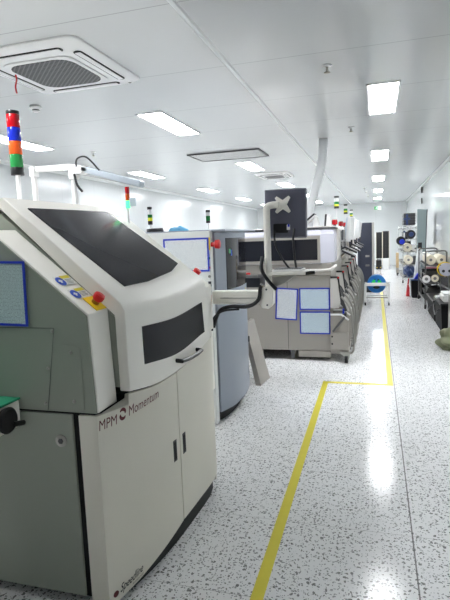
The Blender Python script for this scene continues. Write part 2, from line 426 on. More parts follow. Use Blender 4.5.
# ------------------------------------------------------------------ solder paste printer, nearest machine
CY = [1.735, 1.9, 2.1, 2.3, 2.5, 2.75, 2.86, 2.95]; CX = [-1.08, -1.022, -.98, -.957, -.946, -.938, -.955, -.985]
def ip(y, ys, xs):
    if y <= ys[0]: return xs[0] + (xs[1] - xs[0]) / (ys[1] - ys[0]) * (y - ys[0])
    for i in range(len(ys) - 1):
        if y <= ys[i + 1]:
            # smooth (Catmull-Rom) interpolation
            t = (y - ys[i]) / (ys[i + 1] - ys[i]); h = ys[i + 1] - ys[i]
            def m(j):
                a, c = max(j - 1, 0), min(j + 1, len(ys) - 1)
                return (xs[c] - xs[a]) / (ys[c] - ys[a])
            return ((2*t**3 - 3*t*t + 1) * xs[i] + (t**3 - 2*t*t + t) * h * m(i) + (-2*t**3 + 3*t*t) * xs[i+1] + (t**3 - t*t) * h * m(i+1))
    return xs[-1]
def fx(y): return ip(y, CY, CX)
def frange(a, b, n): return [a + (b - a) * i / n for i in range(n + 1)]
def lid_bot(y): return (fx(y) + .012, ip(y, [1.9, 2.1, 2.35, 2.5, 2.75], [.913, .895, .909, .928, .975]))
P1 = thing('solder_printer', 'large cream solder paste printer with sloped dark window and curved lower doors', 'machine', (-1.7, 2.3, 0))
XB = -2.75
# lower cabinet: body behind the doors, kick base, side panel, doors wrapped round the curved front
MB().box(XB, -1.12, 1.75, 2.92, .11, .862).build('cabinet_body', M['gap'], P1)
pl = [(XB + .05, 1.80), (-1.15, 1.80)] + [(fx(y) - .03, y) for y in frange(1.82, 2.85, 10)] + [(XB + .05, 2.85)]
MB().prism(pl, 'z', .0, .11).build('kick_base', M['rubber'], P1)
sp = MB().box(XB, -1.195, 1.735, 1.75, .05, .857).build('side_panel', M['sideshade'], P1, bevel=.004)
MB().lathe([(.026, 0), (.026, -.004), (.018, -.006)], (-1.253, 1.735, .742), 'y', 24).build('lock_rim', M['steel'], sp)
MB().lathe([(.012, -.005), (.012, -.009)], (-1.253, 1.735, .742), 'y', 6).build('lock_insert', M['darkgrey'], sp)
def curved_slab(y0, y1, z0, z1, thick, n=14, off=0.0, return_x=None):
    ys = frange(y0, y1, n)
    if y0 < 1.8 and y1 > 2.2: ys = sorted(ys + [1.9025, 1.9035])
    pl = [(fx(y) + off, y) for y in ys] + [(fx(y) + off - thick, y) for y in reversed(ys)]
    if return_x is not None: pl = [(return_x, y0)] + [(fx(y) + off, y) for y in ys] + [(fx(y) + off - thick, y) for y in reversed(ys[1:])] + [(fx(y0) + off - thick, y0 + .02), (return_x, y0 + .02)]
    return MB().prism(pl, 'z', z0, z1)
def door_top(y): return .86
d1 = curved_slab(1.735, 2.294, .11, .856, .02, return_x=-1.165).build('door', M['creamdoor'], P1, bevel=.0025, angle=50)
for v in d1.data.vertices:
    if v.co.z < .2: v.co.z = .012 + max(0, v.co.y + 2.3 - 1.735) * .173
    elif v.co.y + 2.3 > 1.903: v.co.z = lid_bot(v.co.y + 2.3)[1] - .01
d2 = curved_slab(2.3, 2.86, .11, .93, .02).build('door', M['creamdoor'], P1, bevel=.0025, angle=50)
for v in d2.data.vertices:
    if v.co.z > .5: v.co.z = lid_bot(v.co.y + 2.3)[1] - .01
MB().prism([(XB, 2.862), (fx(2.862) - .004, 2.862), (fx(2.9) - .004, 2.9), (-1.1, 2.93), (XB, 2.93)], 'z', .05, 1.0).build('end_panel', M['cream'], P1, bevel=.004)
for d, y0 in ((d1, 2.222), (d2, 2.325)):
    curved_slab(y0, y0 + .036, .452, .562, .02, 4, off=.0012).build('handle_slot', M['black'], d, bevel=.002)
    curved_slab(y0 + .007, y0 + .029, .462, .552, .02, 4, off=.0024).build('handle_recess', M['gap'], d)
# lettering on the left door
def letter_on_front(bm, y0, z0, off=.0012, dz=0.0, curve=0.0):
    b = MB(); b.bm.free(); b.bm = bm
    bmesh.ops.subdivide_edges(bm, edges=[e for e in bm.edges if e.calc_length() > .02], cuts=2)
    L = .0
    for v in bm.verts:
        y = y0 + v.co.x; v.co = Vector((fx(y) + off, y, z0 + v.co.y + dz * v.co.x))
    return b
x = text_mesh('MPM', .062, .09, .12); letter_on_front(x, 1.742, .793).build('lettering', M['darkred'], d1)
x = text_mesh('Momentum', .062, .215, .12); letter_on_front(x, 1.897, .806, dz=.08).build('lettering', M['darkred'], d1)
# the double-comma swirl between the words
b = MB(); 
for s in (1, -1):
    pts = []
    for k in range(13):
        a = math.radians(-30 + 190 * k / 12); w = .0065 * math.sin(PI * (k + .6) / 13.2) + .001
        pts.append((.014 * math.cos(a), .014 * math.sin(a) + .006, w, a))
    outer = [(p[0] + p[2] * math.cos(p[3]), p[1] + p[2] * math.sin(p[3])) for p in pts]; inner = [(p[0] - p[2] * math.cos(p[3]), p[1] - p[2] * math.sin(p[3])) for p in pts]
    ring = outer + inner[::-1]
    n = len(outer)
    vs = [b.bm.verts.new((fx(1.863 + s * q[0]) + .0012, 1.863 + s * q[0], .826 + s * q[1])) for q in ring]
    for k in range(n - 1): b.bm.faces.new((vs[k], vs[k + 1], vs[2 * n - 2 - k], vs[2 * n - 1 - k]))
b.build('swirl_mark', M['darkred'], d1)
x = text_mesh('Speedline', .05, .135, .45, bold=.0006); letter_on_front(x, 1.79, .052, dz=.15).build('lettering', M['ink'], d1)
x = text_mesh('TECHNOLOGIES', .014, .07, .3); letter_on_front(x, 1.855, .044, dz=.15).build('lettering', M['ink'], d1)
b = MB(); b.bm.free(); bm = bmesh.new(); bmesh.ops.create_circle(bm, cap_ends=True, segments=20, radius=.014); b.bm = bm
for v in bm.verts: y = 1.768 + v.co.x; v.co = Vector((fx(y) + .0012, y, 0.06 + v.co.y))
b.build('round_mark', M['darkred'], d1)

# upper side housing (near end): slanted top strip
TS = -.814
cap = [(XB, .868), (XB, 1.62), (-1.515, 1.62), (-1.088, 1.272), (-1.073, .868)]
u1 = MB().prism(cap, 'y', 1.742, 1.895).build('side_housing', M['cream'], P1, bevel=.004)
sidef = [(XB, .868), (XB, 1.612), (-1.518, 1.612), (-1.094, 1.266), (-1.079, .868)]
us = MB().prism(sidef, 'y', 1.735, 1.7425).build('side_cover', M['sideshade'], P1)
b = MB(); b.tube([(-1.9, 1.735, 1.216), (-1.246, 1.735, 1.216), (-1.305, 1.735, .872)], .0016, 6); b.build('cover_seam', M['darkgrey'], us)
MB().prism(rrect(-1.222, -1.13, .875, 1.145, .015), 'y', 1.7325, 1.735).build('access_plate', M['sideshade'], us, bevel=.001)
for x, z in ((-1.253, 1.204), (-1.287, 1.05), (-1.312, .9), (-1.175, 1.118), (-1.176, .915)):
    MB().lathe([(.0075, 0), (.0075, -.003), (.005, -.005)], (x, 1.7325, z), 'y', 12).build('screw', M['steel'], us)
# far end housing
cap2 = [(XB, 1.0), (XB, 1.7), (-1.50, 1.7), (-1.03, 1.318), (-.965, 1.265), (-.96, 1.0)]
MB().prism(cap2, 'y', 2.775, 2.93).build('side_housing', M['cream'], P1, bevel=.004)
# lid: lofted shell with curved front
LY = frange(1.9, 2.765, 18)
def lid_bend(y): return (ip(y, [1.9, 2.05, 2.23, 2.53, 2.75], [-1.013, -.982, -.958, -.945, -.945]), ip(y, [1.9, 2.05, 2.23, 2.53, 2.75], [1.281, 1.274, 1.272, 1.292, 1.318]))
CR = (-1.572, 1.765)
b = MB(); rows = []
for y in LY:
    bx, bz = lid_bend(y); ox, oz = lid_bot(y)
    sec = [(-2.6, 1.74), (-1.95, 1.77)] + [(CR[0] + (bx - CR[0]) * q * .97, CR[1] + (bz - CR[1]) * q * .97) for q in (0, .25, .5, .75, 1)] + [(bx, bz - .02), (ox, oz), (ox - .05, oz), (bx - .05, bz - .05), (CR[0] - .02, CR[1] - .05), (-2.6, 1.68)]
    rows.append([b.bm.verts.new((p[0], y, p[1])) for p in sec])
for a, c in zip(rows, rows[1:]):
    for k in range(len(a)): b.bm.faces.new((a[k], a[(k + 1) % len(a)], c[(k + 1) % len(a)], c[k]))
# end walls of the lid reach down to the slanted strips
b.bm.faces.new(rows[0]); b.bm.faces.new(rows[-1][::-1])
lid = b.build('lid', M['cream'], P1, bevel=.006, angle=28)
# inner body under the lid (what the side band shows)
MB().prism([(XB, 1.0), (XB, 1.68), (-1.60, 1.70), (-1.06, 1.245), (-1.06, .93), (-1.2, .93)], 'y', 1.9, 2.76).build('inner_frame', M['sideshade'], P1)
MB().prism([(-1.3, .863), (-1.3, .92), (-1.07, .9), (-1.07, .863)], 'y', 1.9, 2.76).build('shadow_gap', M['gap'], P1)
# windows of the lid
def slope_z(x, y):
    bx, bz = lid_bend(y); return CR[1] + (bz - CR[1]) * (x - CR[0]) / (bx - CR[0])
win = [(-1.514, 1.985), (-1.520, 2.70), (-1.085, 2.70), (-1.062, 2.55), (-1.060, 2.25), (-1.078, 2.035)]
def slope_window(poly, off, thick):
    b = MB(); nx, nz = .647, .763; rows = []
    ys = sorted(set(frange(poly[0][1], max(p[1] for p in poly), 30) + [p[1] for p in poly]))
    top = [(poly[0][1], poly[0][0]), (poly[1][1], poly[1][0])]; low = sorted([(p[1], p[0]) for p in poly[2:]])
    low = [(poly[0][1], poly[0][0])] + low
    for y in ys:
        xt = lerp(y, top); xb = lerp(y, low); row = []
        for k in range(13):
            x = xt + (xb - xt) * k / 12; row.append(Vector((x + nx * off, y, slope_z(x, y) + nz * off)))
        rows.append([b.bm.verts.new(p) for p in row] + [b.bm.verts.new(p - Vector((nx, 0, nz)) * thick) for p in reversed(row)])
    for a, c in zip(rows, rows[1:]):
        for k in range(len(a)):
            try: b.bm.faces.new((a[k], a[(k + 1) % len(a)], c[(k + 1) % len(a)], c[k]))
            except ValueError: pass
    b.bm.faces.new(rows[-1][::-1])
    return b
def lerp(y, pts):
    if y <= pts[0][0]: return pts[0][1]
    for p, q in zip(pts, pts[1:]):
        if y <= q[0]: return p[1] + (q[1] - p[1]) * (y - p[0]) / max(q[0] - p[0], 1e-6)
    return pts[-1][1]
slope_window(win, .005, .02).build('window', M['tint'], lid)
def front_x(y, z):
    bx, bz = lid_bend(y); ox, oz = lid_bot(y); t = (bz - .02 - z) / (bz - .02 - oz); return bx + (ox - bx) * t
topz = lambda y: ip(y, [2.0, 2.3, 2.65], [1.178, 1.172, 1.198]); botz = lambda y: ip(y, [2.0, 2.3, 2.65], [1.008, .992, 1.03])
b = MB(); vs = []
for y in frange(2.005, 2.665, 12):
    zt, zb = topz(y), botz(y)
    vs.append([b.bm.verts.new(p) for p in ((front_x(y, zt) + .003, y, zt), (front_x(y, zb) + .003, y, zb), (front_x(y, zb) - .02, y, zb), (front_x(y, zt) - .02, y, zt))])
for a, c in zip(vs, vs[1:]):
    for k in range(4): b.bm.faces.new((a[k], a[(k + 1) % 4], c[(k + 1) % 4], c[k]))
b.bm.faces.new(vs[0]); b.bm.faces.new(vs[-1][::-1])
b.build('window', M['tint'], lid, angle=40)
b = MB(); hp = [(front_x(y, .95) + dx, y, z) for y, z, dx in ((2.28, .958, -.004), (2.28, .956, .03), (2.36, .953, .038), (2.45, .952, .036), (2.53, .955, .03), (2.53, .958, -.004))]
b.tube(hp, .011, 10); b.build('handle', M['black'], lid)
# emergency stops
def estop(parent, c, nrm, r=.02, plate=.042, name='emergency_stop'):
    e = part(name, parent, c); n = Vector(nrm).normalized(); rot = Vector((0, 0, 1)).rotation_difference(n).to_matrix().to_4x4(); mt = Matrix.Translation(Vector(c)) @ rot
    MB().box(-plate, plate, -plate, plate, 0, .003, mt).build('plate', M['yellow'], e, bevel=.001)
    def L(prof, m, nm):
        b = MB(); b.lathe(prof, (0, 0, 0), seg=20); b.bm.transform(mt); b.build(nm, m, e, angle=40)
    L([(r * .75, .003), (r * .75, .018)], M['brass'], 'collar')
    L([(r * .8, .018), (r * 1.05, .024), (r * 1.1, .04), (r, .047), (r * .6, .05)], M['red'], 'button')
sn = (.631, 0, .776)
def capz(x): return 1.272 + TS * (x + 1.088)
estop(P1, (-1.122, 1.85, capz(-1.122) + .002), sn, .022, .04)
estop(P1, (-1.045, 2.85, 1.332), sn, .022, .035)
# safety stickers on the slanted strip: white card, yellow header, blue pictogram disc
for sx in (-1.18, -1.245):
    e = part('safety_sticker', P1, (sx, 1.83, capz(sx)))
    rot = Vector((0, 0, 1)).rotation_difference(Vector(sn)).to_matrix().to_4x4(); mt = Matrix.Translation(Vector((sx, 1.835, capz(sx) + .0016))) @ rot
    mt = mt @ Matrix.Scale(1.2, 4)
    MB().box(-.022, .024, -.045, .045, 0, .001, mt).build('card', M['stickerwhite'], e)
    MB().box(-.022, -.008, -.012, .04, .001, .0018, mt).build('header', M['stickeryellow'], e)
    b = MB(); b.lathe([(.0215, .001), (.0215, .0018)], (.004, -.03, 0), seg=20); b.bm.transform(mt); b.build('blue_disc', M['stickerblue'], e)
    b = MB(); b.box(-.004, .012, -.036, -.026, .0018, .0022, mt); b.box(.0, .005, -.042, -.02, .0018, .0022, mt); b.build('pictogram', M['stickerwhite'], e)
    b = MB()
    for q in range(4): b.box(-.002 + q * .006, .0 + q * .006, -.004, .036 - .006 * (q % 2), .001, .0015, mt)
    b.build('small_print', M['inkgrey'], e)
# signal tower with four lamps
def tower(parent, x, y, z0, zp, segs, r=.03, pole=.012):
    e = part('signal_tower', parent, (x, y, z0))
    MB().cyl((x, y, z0), (x, y, zp), pole, 14).build('pole', M['whitepaint'], e)
    z = zp
    for nm, m, h in segs:
        rr = r if 'lamp' in nm else r * 1.02
        MB().lathe([(rr * .97, 0), (rr, .003), (rr, h - .005), (rr * .96, h - .001)], (x, y, z), seg=24).build(nm, m, e, angle=50); z += h
tower(P1, -2.03, 2.6, 1.7, 1.965, [('black_base', M['black'], .045), ('green_lamp', M['greenlens'], .075), ('orange_lamp', M['orangelens'], .075), ('blue_lamp', M['bluelens'], .078), ('red_lamp', M['redlens'], .075), ('black_cap', M['black'], .02)], .037, .014)
tower(P1, -1.46, 2.87, 1.6, 1.755, [('green_lamp', M['greenlit'], .046), ('orange_lamp', M['orangelens'], .042), ('red_lamp', M['redlens'], .042)], .0135, .006)
MB().box(-1.452, -1.405, 2.865, 2.87, 1.765, 1.815).build('tag_card', M['clearblue'], P1)
# light gantry on top: two posts, arms and a slim lamp bar
g = part('lamp_gantry', P1, (-1.8, 2.6, 1.72))
for x, zt in ((-1.917, 1.985), (-1.652, 1.95)):
    MB().cyl((x, 2.6, 1.7), (x, 2.6, zt), .016, 14).build('post', M['whitepaint'], g)
MB().tube([(-1.925, 2.6, 1.975), (-1.9, 2.6, 1.99), (-1.68, 2.6, 1.988), (-1.58, 2.6, 1.972)], .017, 12).build('arm', M['whitepaint'], g)
MB().box(-1.935, -1.897, 2.575, 2.625, 1.945, 2.005).build('joint', M['whitepaint'], g, bevel=.008)
MB().box(-1.675, -1.628, 2.575, 2.625, 1.915, 1.97).build('joint', M['whitepaint'], g, bevel=.008)
MB().prism([(-1.68, 1.935), (-1.64, 1.98), (-1.56, 1.985), (-1.54, 1.95), (-1.6, 1.94)], 'y', 2.57, 2.63).build('bracket', M['whitepaint'], g, bevel=.006)
mt = Matrix.Translation(Vector((-1.41, 2.6, 1.915))) @ Matrix.Rotation(math.radians(17), 4, 'Y')
MB().box(-.19, .19, -.03, .03, -.018, .018, mt).build('lamp_bar', M['clearblue'], g, bevel=.008)
MB().tube(arc([(-1.62, 2.58, 1.97), (-1.6, 2.56, 2.02), (-1.54, 2.56, 2.025), (-1.47, 2.57, 1.95)], 6), .005, 8).build('cable', M['cable'], g)
MB().tube(arc([(-1.63, 2.57, 1.94), (-1.61, 2.56, 1.88), (-1.58, 2.56, 1.84)], 6), .007, 8).build('cable', M['cable'], g)
# far corner column with green lamp and red extinguisher-like switch
MB().box(-1.045, -.985, 2.935, 2.99, .6, 1.27).build('corner_column', M['cream'], P1, bevel=.006)
MB().lathe([(.009, 0), (.009, -.006)], (-1.0, 2.935, 1.2), 'y', 14).build('green_button', M['greenlit'], P1)
MB().box(-1.02, -.99, 2.929, 2.935, 1.18, 1.245).build('button_plate', M['darkgrey'], P1)

# document frame on the printer's side
def doc(x0, x1, z0, z1, y, sheet, label, roll=0.0, group='blue framed documents', edge=.015):
    t = thing('document_frame', label, 'document frame', ((x0 + x1) / 2, y, z0), group)
    mt = Matrix.Translation(Vector(((x0 + x1) / 2, y, (z0 + z1) / 2))) @ Matrix.Rotation(math.radians(roll), 4, 'Y')
    w, h = (x1 - x0) / 2, (z1 - z0) / 2; b = MB()
    for a in ((-w, w, h - edge, h), (-w, w, -h, -h + edge), (-w, -w + edge, -h + edge, h - edge), (w - edge, w, -h + edge, h - edge)): b.box(a[0], a[1], -.005, -.0005, a[2], a[3], mt)
    b.build('border', M['frameblue'], t)
    MB().box(-w + edge, w - edge, -.003, -.0005, -h + edge, h - edge, mt).build('sheet', sheet, t)
    return t
doc(-1.575, -1.36, 1.225, 1.492, 1.7325, M['papergreen'], 'blue framed sheet on the shaded side of the nearest printer', 1.6, edge=.010)

# green-topped conveyor end with hand wheel
t = thing('conveyor', 'green-topped white conveyor end with black hand wheel, at the picture edge beside the printer', 'conveyor', (-1.7, 1.4, 0))
MB().box(-1.95, -1.435, 1.0, 1.722, .80, .912).build('body', M['cream'], t, bevel=.004)
MB().box(-1.955, -1.43, .995, 1.726, .913, .922).build('top', M['greentop'], t, bevel=.002)
for x in (-1.9, -1.5):
    for y in ((1.03,) if x > -1.6 else (1.06, 1.66)): MB().box(x - .025, x + .025, y - .025, y + .025, 0, .80).build('leg', M['steel'], t, bevel=.004)
w = MB().lathe([(.02, .0), (.05, .006), (.054, .02), (.045, .03), (.02, .033)], (-1.435, 1.625, .858), 'x', 28).build('hand_wheel', M['rubber'], t)
MB().tube([(-1.40, 1.64, .838), (-1.395, 1.69, .828)], .011, 10).build('crank', M['black'], w)

# ------------------------------------------------------------------ monitor arm, monitor, keyboard
t = thing('monitor_bracket', 'white articulated arm reaching from the printer to the dark monitor', 'monitor bracket', (-.95, 3.03, 1.13))
MB().box(-.985, -.655, 2.995, 3.06, 1.14, 1.225).build('beam', M['cream'], t, bevel=.01)
MB().box(-.93, -.70, 2.992, 2.996, 1.178, 1.181).build('beam_groove', M['inkgrey'], t)
MB().prism([(-.69, 1.225), (-.69, 1.16), (-.665, 1.118), (-.625, 1.112), (-.597, 1.14), (-.594, 1.255), (-.62, 1.262), (-.65, 1.245)], 'y', 2.99, 3.065).build('elbow_housing', M['cream'], t, bevel=.006)
for x, z in ((-.635, 1.232), (-.632, 1.137)): MB().lathe([(.006, 0), (.006, -.003)], (x, 2.99, z), 'y', 10).build('bolt', M['darkgrey'], t)
po = MB().tube(arc([(-.628, 3.03, 1.24), (-.628, 3.03, 1.5), (-.628, 3.03, 1.70), (-.618, 3.032, 1.728), (-.58, 3.04, 1.736)], 6), .021, 16).build('upright', M['cream'], t)
MB().box(-.60, -.555, 3.02, 3.06, 1.715, 1.755).build('swivel', M['cream'], po, bevel=.006)
b = MB()
for a in (0, 1): 
    mt = Matrix.Translation(Vector((-.535, 3.062, 1.735))) @ Matrix.Rotation(math.radians(48 + 84 * a), 4, 'Y')
    b.prism([(-.062, -.008), (-.02, -.018), (.02, -.018), (.062, -.008), (.062, .008), (.02, .018), (-.02, .018), (-.062, .008)], 'y', -.004 - .0012 * a, .004, mt)
b.build('mount_plate', M['cream'], t, bevel=.002)
MB().tube(arc([(-.975, 2.97, 1.0), (-.93, 2.965, 1.1), (-.86, 2.97, 1.13), (-.75, 2.98, 1.13), (-.685, 2.985, 1.17), (-.672, 2.99, 1.24), (-.66, 2.985, 1.26)], 8), .012, 10).build('cable', M['cable'], t)
MB().tube(arc([(-.655, 3.0, 1.43), (-.66, 2.985, 1.36), (-.63, 2.98, 1.3), (-.585, 2.985, 1.245), (-.575, 2.99, 1.235)], 8), .011, 10).build('cable', M['cable'], t)
MB().tube(arc([(-.98, 2.96, .98), (-.965, 2.955, 1.06), (-.90, 2.955, 1.105), (-.8, 2.96, 1.115)], 8), .006, 8).build('cable', M['cable'], t)
MB().box(-.62, -.40, 3.0, 3.2, 1.315, 1.335).build('keyboard_tray', M['cream'], t, bevel=.006)
MB().prism([(-.60, 1.235), (-.60, 1.30), (-.5, 1.316), (-.46, 1.316), (-.52, 1.27)], 'y', 3.02, 3.07).build('tray_bracket', M['steel'], t, bevel=.003)
MB().cyl((-.40, 3.02, 1.322), (-.345, 3.02, 1.328), .011, 12).build('tray_knob', M['black'], t)
t = thing('monitor', 'dark grey monitor seen from behind, tilted in portrait on the white arm', 'monitor', (-.515, 3.1, 1.53))
mt = Matrix.Translation(Vector((-.526, 3.10, 1.682))) @ Matrix.Rotation(math.radians(.8), 4, 'Y')
b = MB(); bm = b.bm
rings = []
for f, y in ((.985, .022), (1.0, .018), (1.0, .0), (.95, -.016), (.80, -.026)):
    rings.append([bm.verts.new(mt @ Vector((p[0], y, p[1]))) for p in rrect(-.129 * f, .129 * f, -.148 * f, .148 * f, .01)])
for a, c in zip(rings, rings[1:]):
    for k in range(len(a)): bm.faces.new((a[k], a[(k + 1) % len(a)], c[(k + 1) % len(a)], c[k]))
bm.faces.new(rings[0][::-1]); bm.faces.new(rings[-1])
sh = b.build('back_shell', M['screen'], t, angle=25)
MB().box(-.118, .118, .0215, .024, -.137, .137, mt).build('screen', M['glass'], t)
MB().prism(rrect(-.07, .02, -.115, -.06, .006), 'y', -.0285, -.0255, mt).build('connector_recess', M['black'], t)
MB().box(.012, .032, -.034, -.026, -.098, -.066, mt).build('white_plug', M['white'], t, bevel=.002)
MB().box(.018, .03, -.036, -.03, -.08, -.064, mt).build('blue_plug', M['blue'], t, bevel=.002)
MB().tube(arc([(-.59, 3.065, 1.585), (-.585, 3.055, 1.50), (-.55, 3.06, 1.42), (-.52, 3.07, 1.37), (-.5, 3.1, 1.34)], 6), .006, 8).build('cable', M['cable'], t)
MB().tube(arc([(-.47, 3.065, 1.59), (-.475, 3.05, 1.52), (-.47, 3.06, 1.42), (-.465, 3.08, 1.35)], 6), .007, 8).build('cable', M['cable'], t)
t = thing('keyboard', 'pale keyboard lying on the tray below the monitor', 'keyboard', (-.5, 3.1, 1.335))
MB().box(-.60, -.42, 3.02, 3.16, 1.336, 1.348).build('body', M['white'], t, bevel=.003)
b = MB()
for i in range(11):
    for j in range(5): b.box(-.592 + i * .015, -.58 + i * .015, 3.03 + j * .025, 3.05 + j * .025, 1.348, 1.354)
b.build('keys', M['inkgrey'], t)

# ------------------------------------------------------------------ second machine: blue-grey with bulging glass door
Y2 = 3.85
P2 = thing('inspection_machine', 'blue-grey machine with tall smoked door window and pale side, behind the printer', 'machine', (-1.8, 4.4, 0))
MB().box(-2.5, -1.262, Y2, 3.92, .02, 1.612).build('side_panel', M['paleblue'], P2, bevel=.005)
MB().box(-2.5, -1.30, 3.92, 4.95, .1, 1.60).build('body', M['bluegrey'], P2, bevel=.005)
MB().box(-2.52, -1.15, 3.9, 4.97, 1.602, 1.622).build('top', M['bluegrey'], P2, bevel=.004)
DY = [3.92, 4.1, 4.3, 4.55, 4.75, 4.95]; DX = [-1.245, -1.185, -1.165, -1.175, -1.205, -1.265]
def gx(y): return ip(y, DY, DX)
def gslab(y0, y1, z0, z1, off, th, n=12):
    ys = frange(y0, y1, n); return MB().prism([(gx(y) + off, y) for y in ys] + [(gx(y) + off - th, y) for y in reversed(ys)], 'z', z0, z1)
MB().prism([(-1.32, 3.93)] + [(gx(y) - .03, y) for y in frange(3.93, 4.94, 10)] + [(-1.32, 4.94)], 'z', .1, 1.6).build('door_core', M['bluegrey'], P2)
MB().prism([(-2.45, 3.95)] + [(gx(y) - .07, y) for y in frange(3.95, 4.92, 10)] + [(-2.45, 4.92)], 'z', 0, .1).build('kick_base', M['rubber'], P2)
dl = gslab(3.92, 4.95, .10, 1.03, .0, .03).build('lower_door', M['bluegrey'], P2, bevel=.003, angle=50)
du = gslab(3.92, 4.95, 1.045, 1.6, .0, .03).build('upper_door', M['bluegrey'], P2, bevel=.003, angle=50)
gslab(4.06, 4.84, 1.12, 1.55, .003, .02).build('window', M['glass'], du, angle=50)
gslab(4.10, 4.135, 1.42, 1.46, .0045, .01, 3).build('green_sticker', M['green'], du)
gslab(4.137, 4.16, 1.40, 1.45, .0045, .01, 3).build('blue_sticker', M['stickerblue'], du)
MB().lathe([(.012, 0), (.012, .004)], (gx(4.6) , 4.6, 1.075), 'x', 3).build('warning_mark', M['stickeryellow'], dl)
# control strip: red stop button and push buttons on the panel edge
e = part('emergency_stop', P2, (-1.25, Y2, 1.5))
MB().box(-1.292, -1.262, Y2 - .004, Y2, 1.46, 1.56).build('plate', M['yellow'], e)
b = MB(); b.tube([(-1.262, 3.88, 1.503), (-1.235, 3.88, 1.503), (-1.225, 3.88, 1.503), (-1.195, 3.88, 1.503), (-1.19, 3.88, 1.503)], [.018, .018, .034, .036, .028], 16); b.build('button', M['red'], e, angle=40)
for z, m in ((1.395, 'greenlens'), (1.32, 'red'), (1.25, 'inkgrey'), (1.13, 'greenlens')):
    MB().lathe([(.011, 0), (.011, -.008)], (-1.277, Y2, z), 'y', 12).build('push_button', M[m], P2)
MB().box(-1.288, -1.266, Y2 - .003, Y2, 1.0, 1.1).build('red_label', M['red'], P2)
MB().box(-1.29, -1.264, Y2 - .003, Y2, 1.17, 1.21).build('black_label', M['black'], P2)
doc(-1.66, -1.272, 1.29, 1.56, Y2 - .0045, M['paper'], 'wide blue framed sheet on the pale side of the blue-grey machine', 0, edge=.014)
tower(P2, -2.02, 4.4, 1.6, 1.70, [('black_base', M['black'], .035), ('yellow_lamp', M['yellowlens'], .03), ('green_lamp', M['greenlens'], .03), ('white_lamp', M['white'], .045), ('black_cap', M['black'], .025)], .022, .006)
tower(P2, -1.45, 4.4, 1.6, 1.69, [('black_base', M['black'], .02), ('green_lamp', M['greenlens'], .045), ('white_lamp', M['white'], .03), ('black_cap', M['black'], .022)], .02, .006)
b = MB(); bm = b.bm
bmesh.ops.create_icosphere(bm, subdivisions=4, radius=1)
for v in bm.verts:
    n = math.sin(v.co.x * 7) * .2 + math.cos(v.co.y * 9 + v.co.x * 4) * .2
    v.co = Vector((-1.74 + v.co.x * .095, 4.4 + v.co.y * .08, 1.626 + max(0, v.co.z) * .04 * (1 + n)))
tag(b.build('cloth', M['cloth'], angle=80), 'crumpled light blue cloth on top of the blue-grey machine', 'cloth')
t = thing('cable_coil', 'small black cable coil on top of the blue-grey machine', 'cable', (-1.98, 4.35, 1.622))
MB().tube([(-1.93 + .07 * math.cos(k * PI / 6), 4.3 + .07 * math.sin(k * PI / 6), 1.631 + .001 * k) for k in range(25)], .009, 8).build('coil', M['cable'], t)

# leaning panel and link conveyor between second machine and the line
t = thing('leaning_panel', 'tall beige panel leaning in the gap beside the blue-grey machine', 'panel', (-1.2, 5.15, 0))
MB().prism([(-1.215, .0), (-1.155, .0), (-1.305, .66), (-1.345, .66)], 'y', 5.04, 5.07).build('side_edge', M['warmgrey'], t, bevel=.003)
MB().faces([(-1.155, 5.05, .0), (-1.125, 5.36, .0), (-1.285, 5.36, .66), (-1.305, 5.05, .66), (-1.19, 5.05, .0), (-1.16, 5.36, .0), (-1.325, 5.36, .66), (-1.345, 5.05, .66)],
           [(0, 1, 2, 3), (7, 6, 5, 4), (0, 4, 5, 1), (1, 5, 6, 2), (2, 6, 7, 3), (3, 7, 4, 0)]).build('face', M['warmgrey'], t, bevel=.003)
MB().box(-1.3, -1.262, 5.03, 5.045, .47, .53).build('clip', M['black'], t, bevel=.004)
t = thing('link_conveyor', 'low dark conveyor joining the blue-grey machine to the placement line', 'conveyor', (-1.5, 5.5, 0))
MB().box(-2.2, -1.17, 5.2, 5.7, 1.02, 1.12).build('body', M['blackmetal'], t, bevel=.006)
MB().box(-2.2, -1.2, 5.22, 5.26, 1.12, 1.15).build('rail', M['steel'], t, bevel=.004)
for x in (-2.1, -1.5):
    for y in (5.27, 5.63): MB().box(x - .03, x + .03, y - .03, y + .03, 0, 1.02).build('leg', M['darkgrey'], t)
estop(t, (-1.325, 5.3, 1.12), (0, 0, 1), .028, .035)

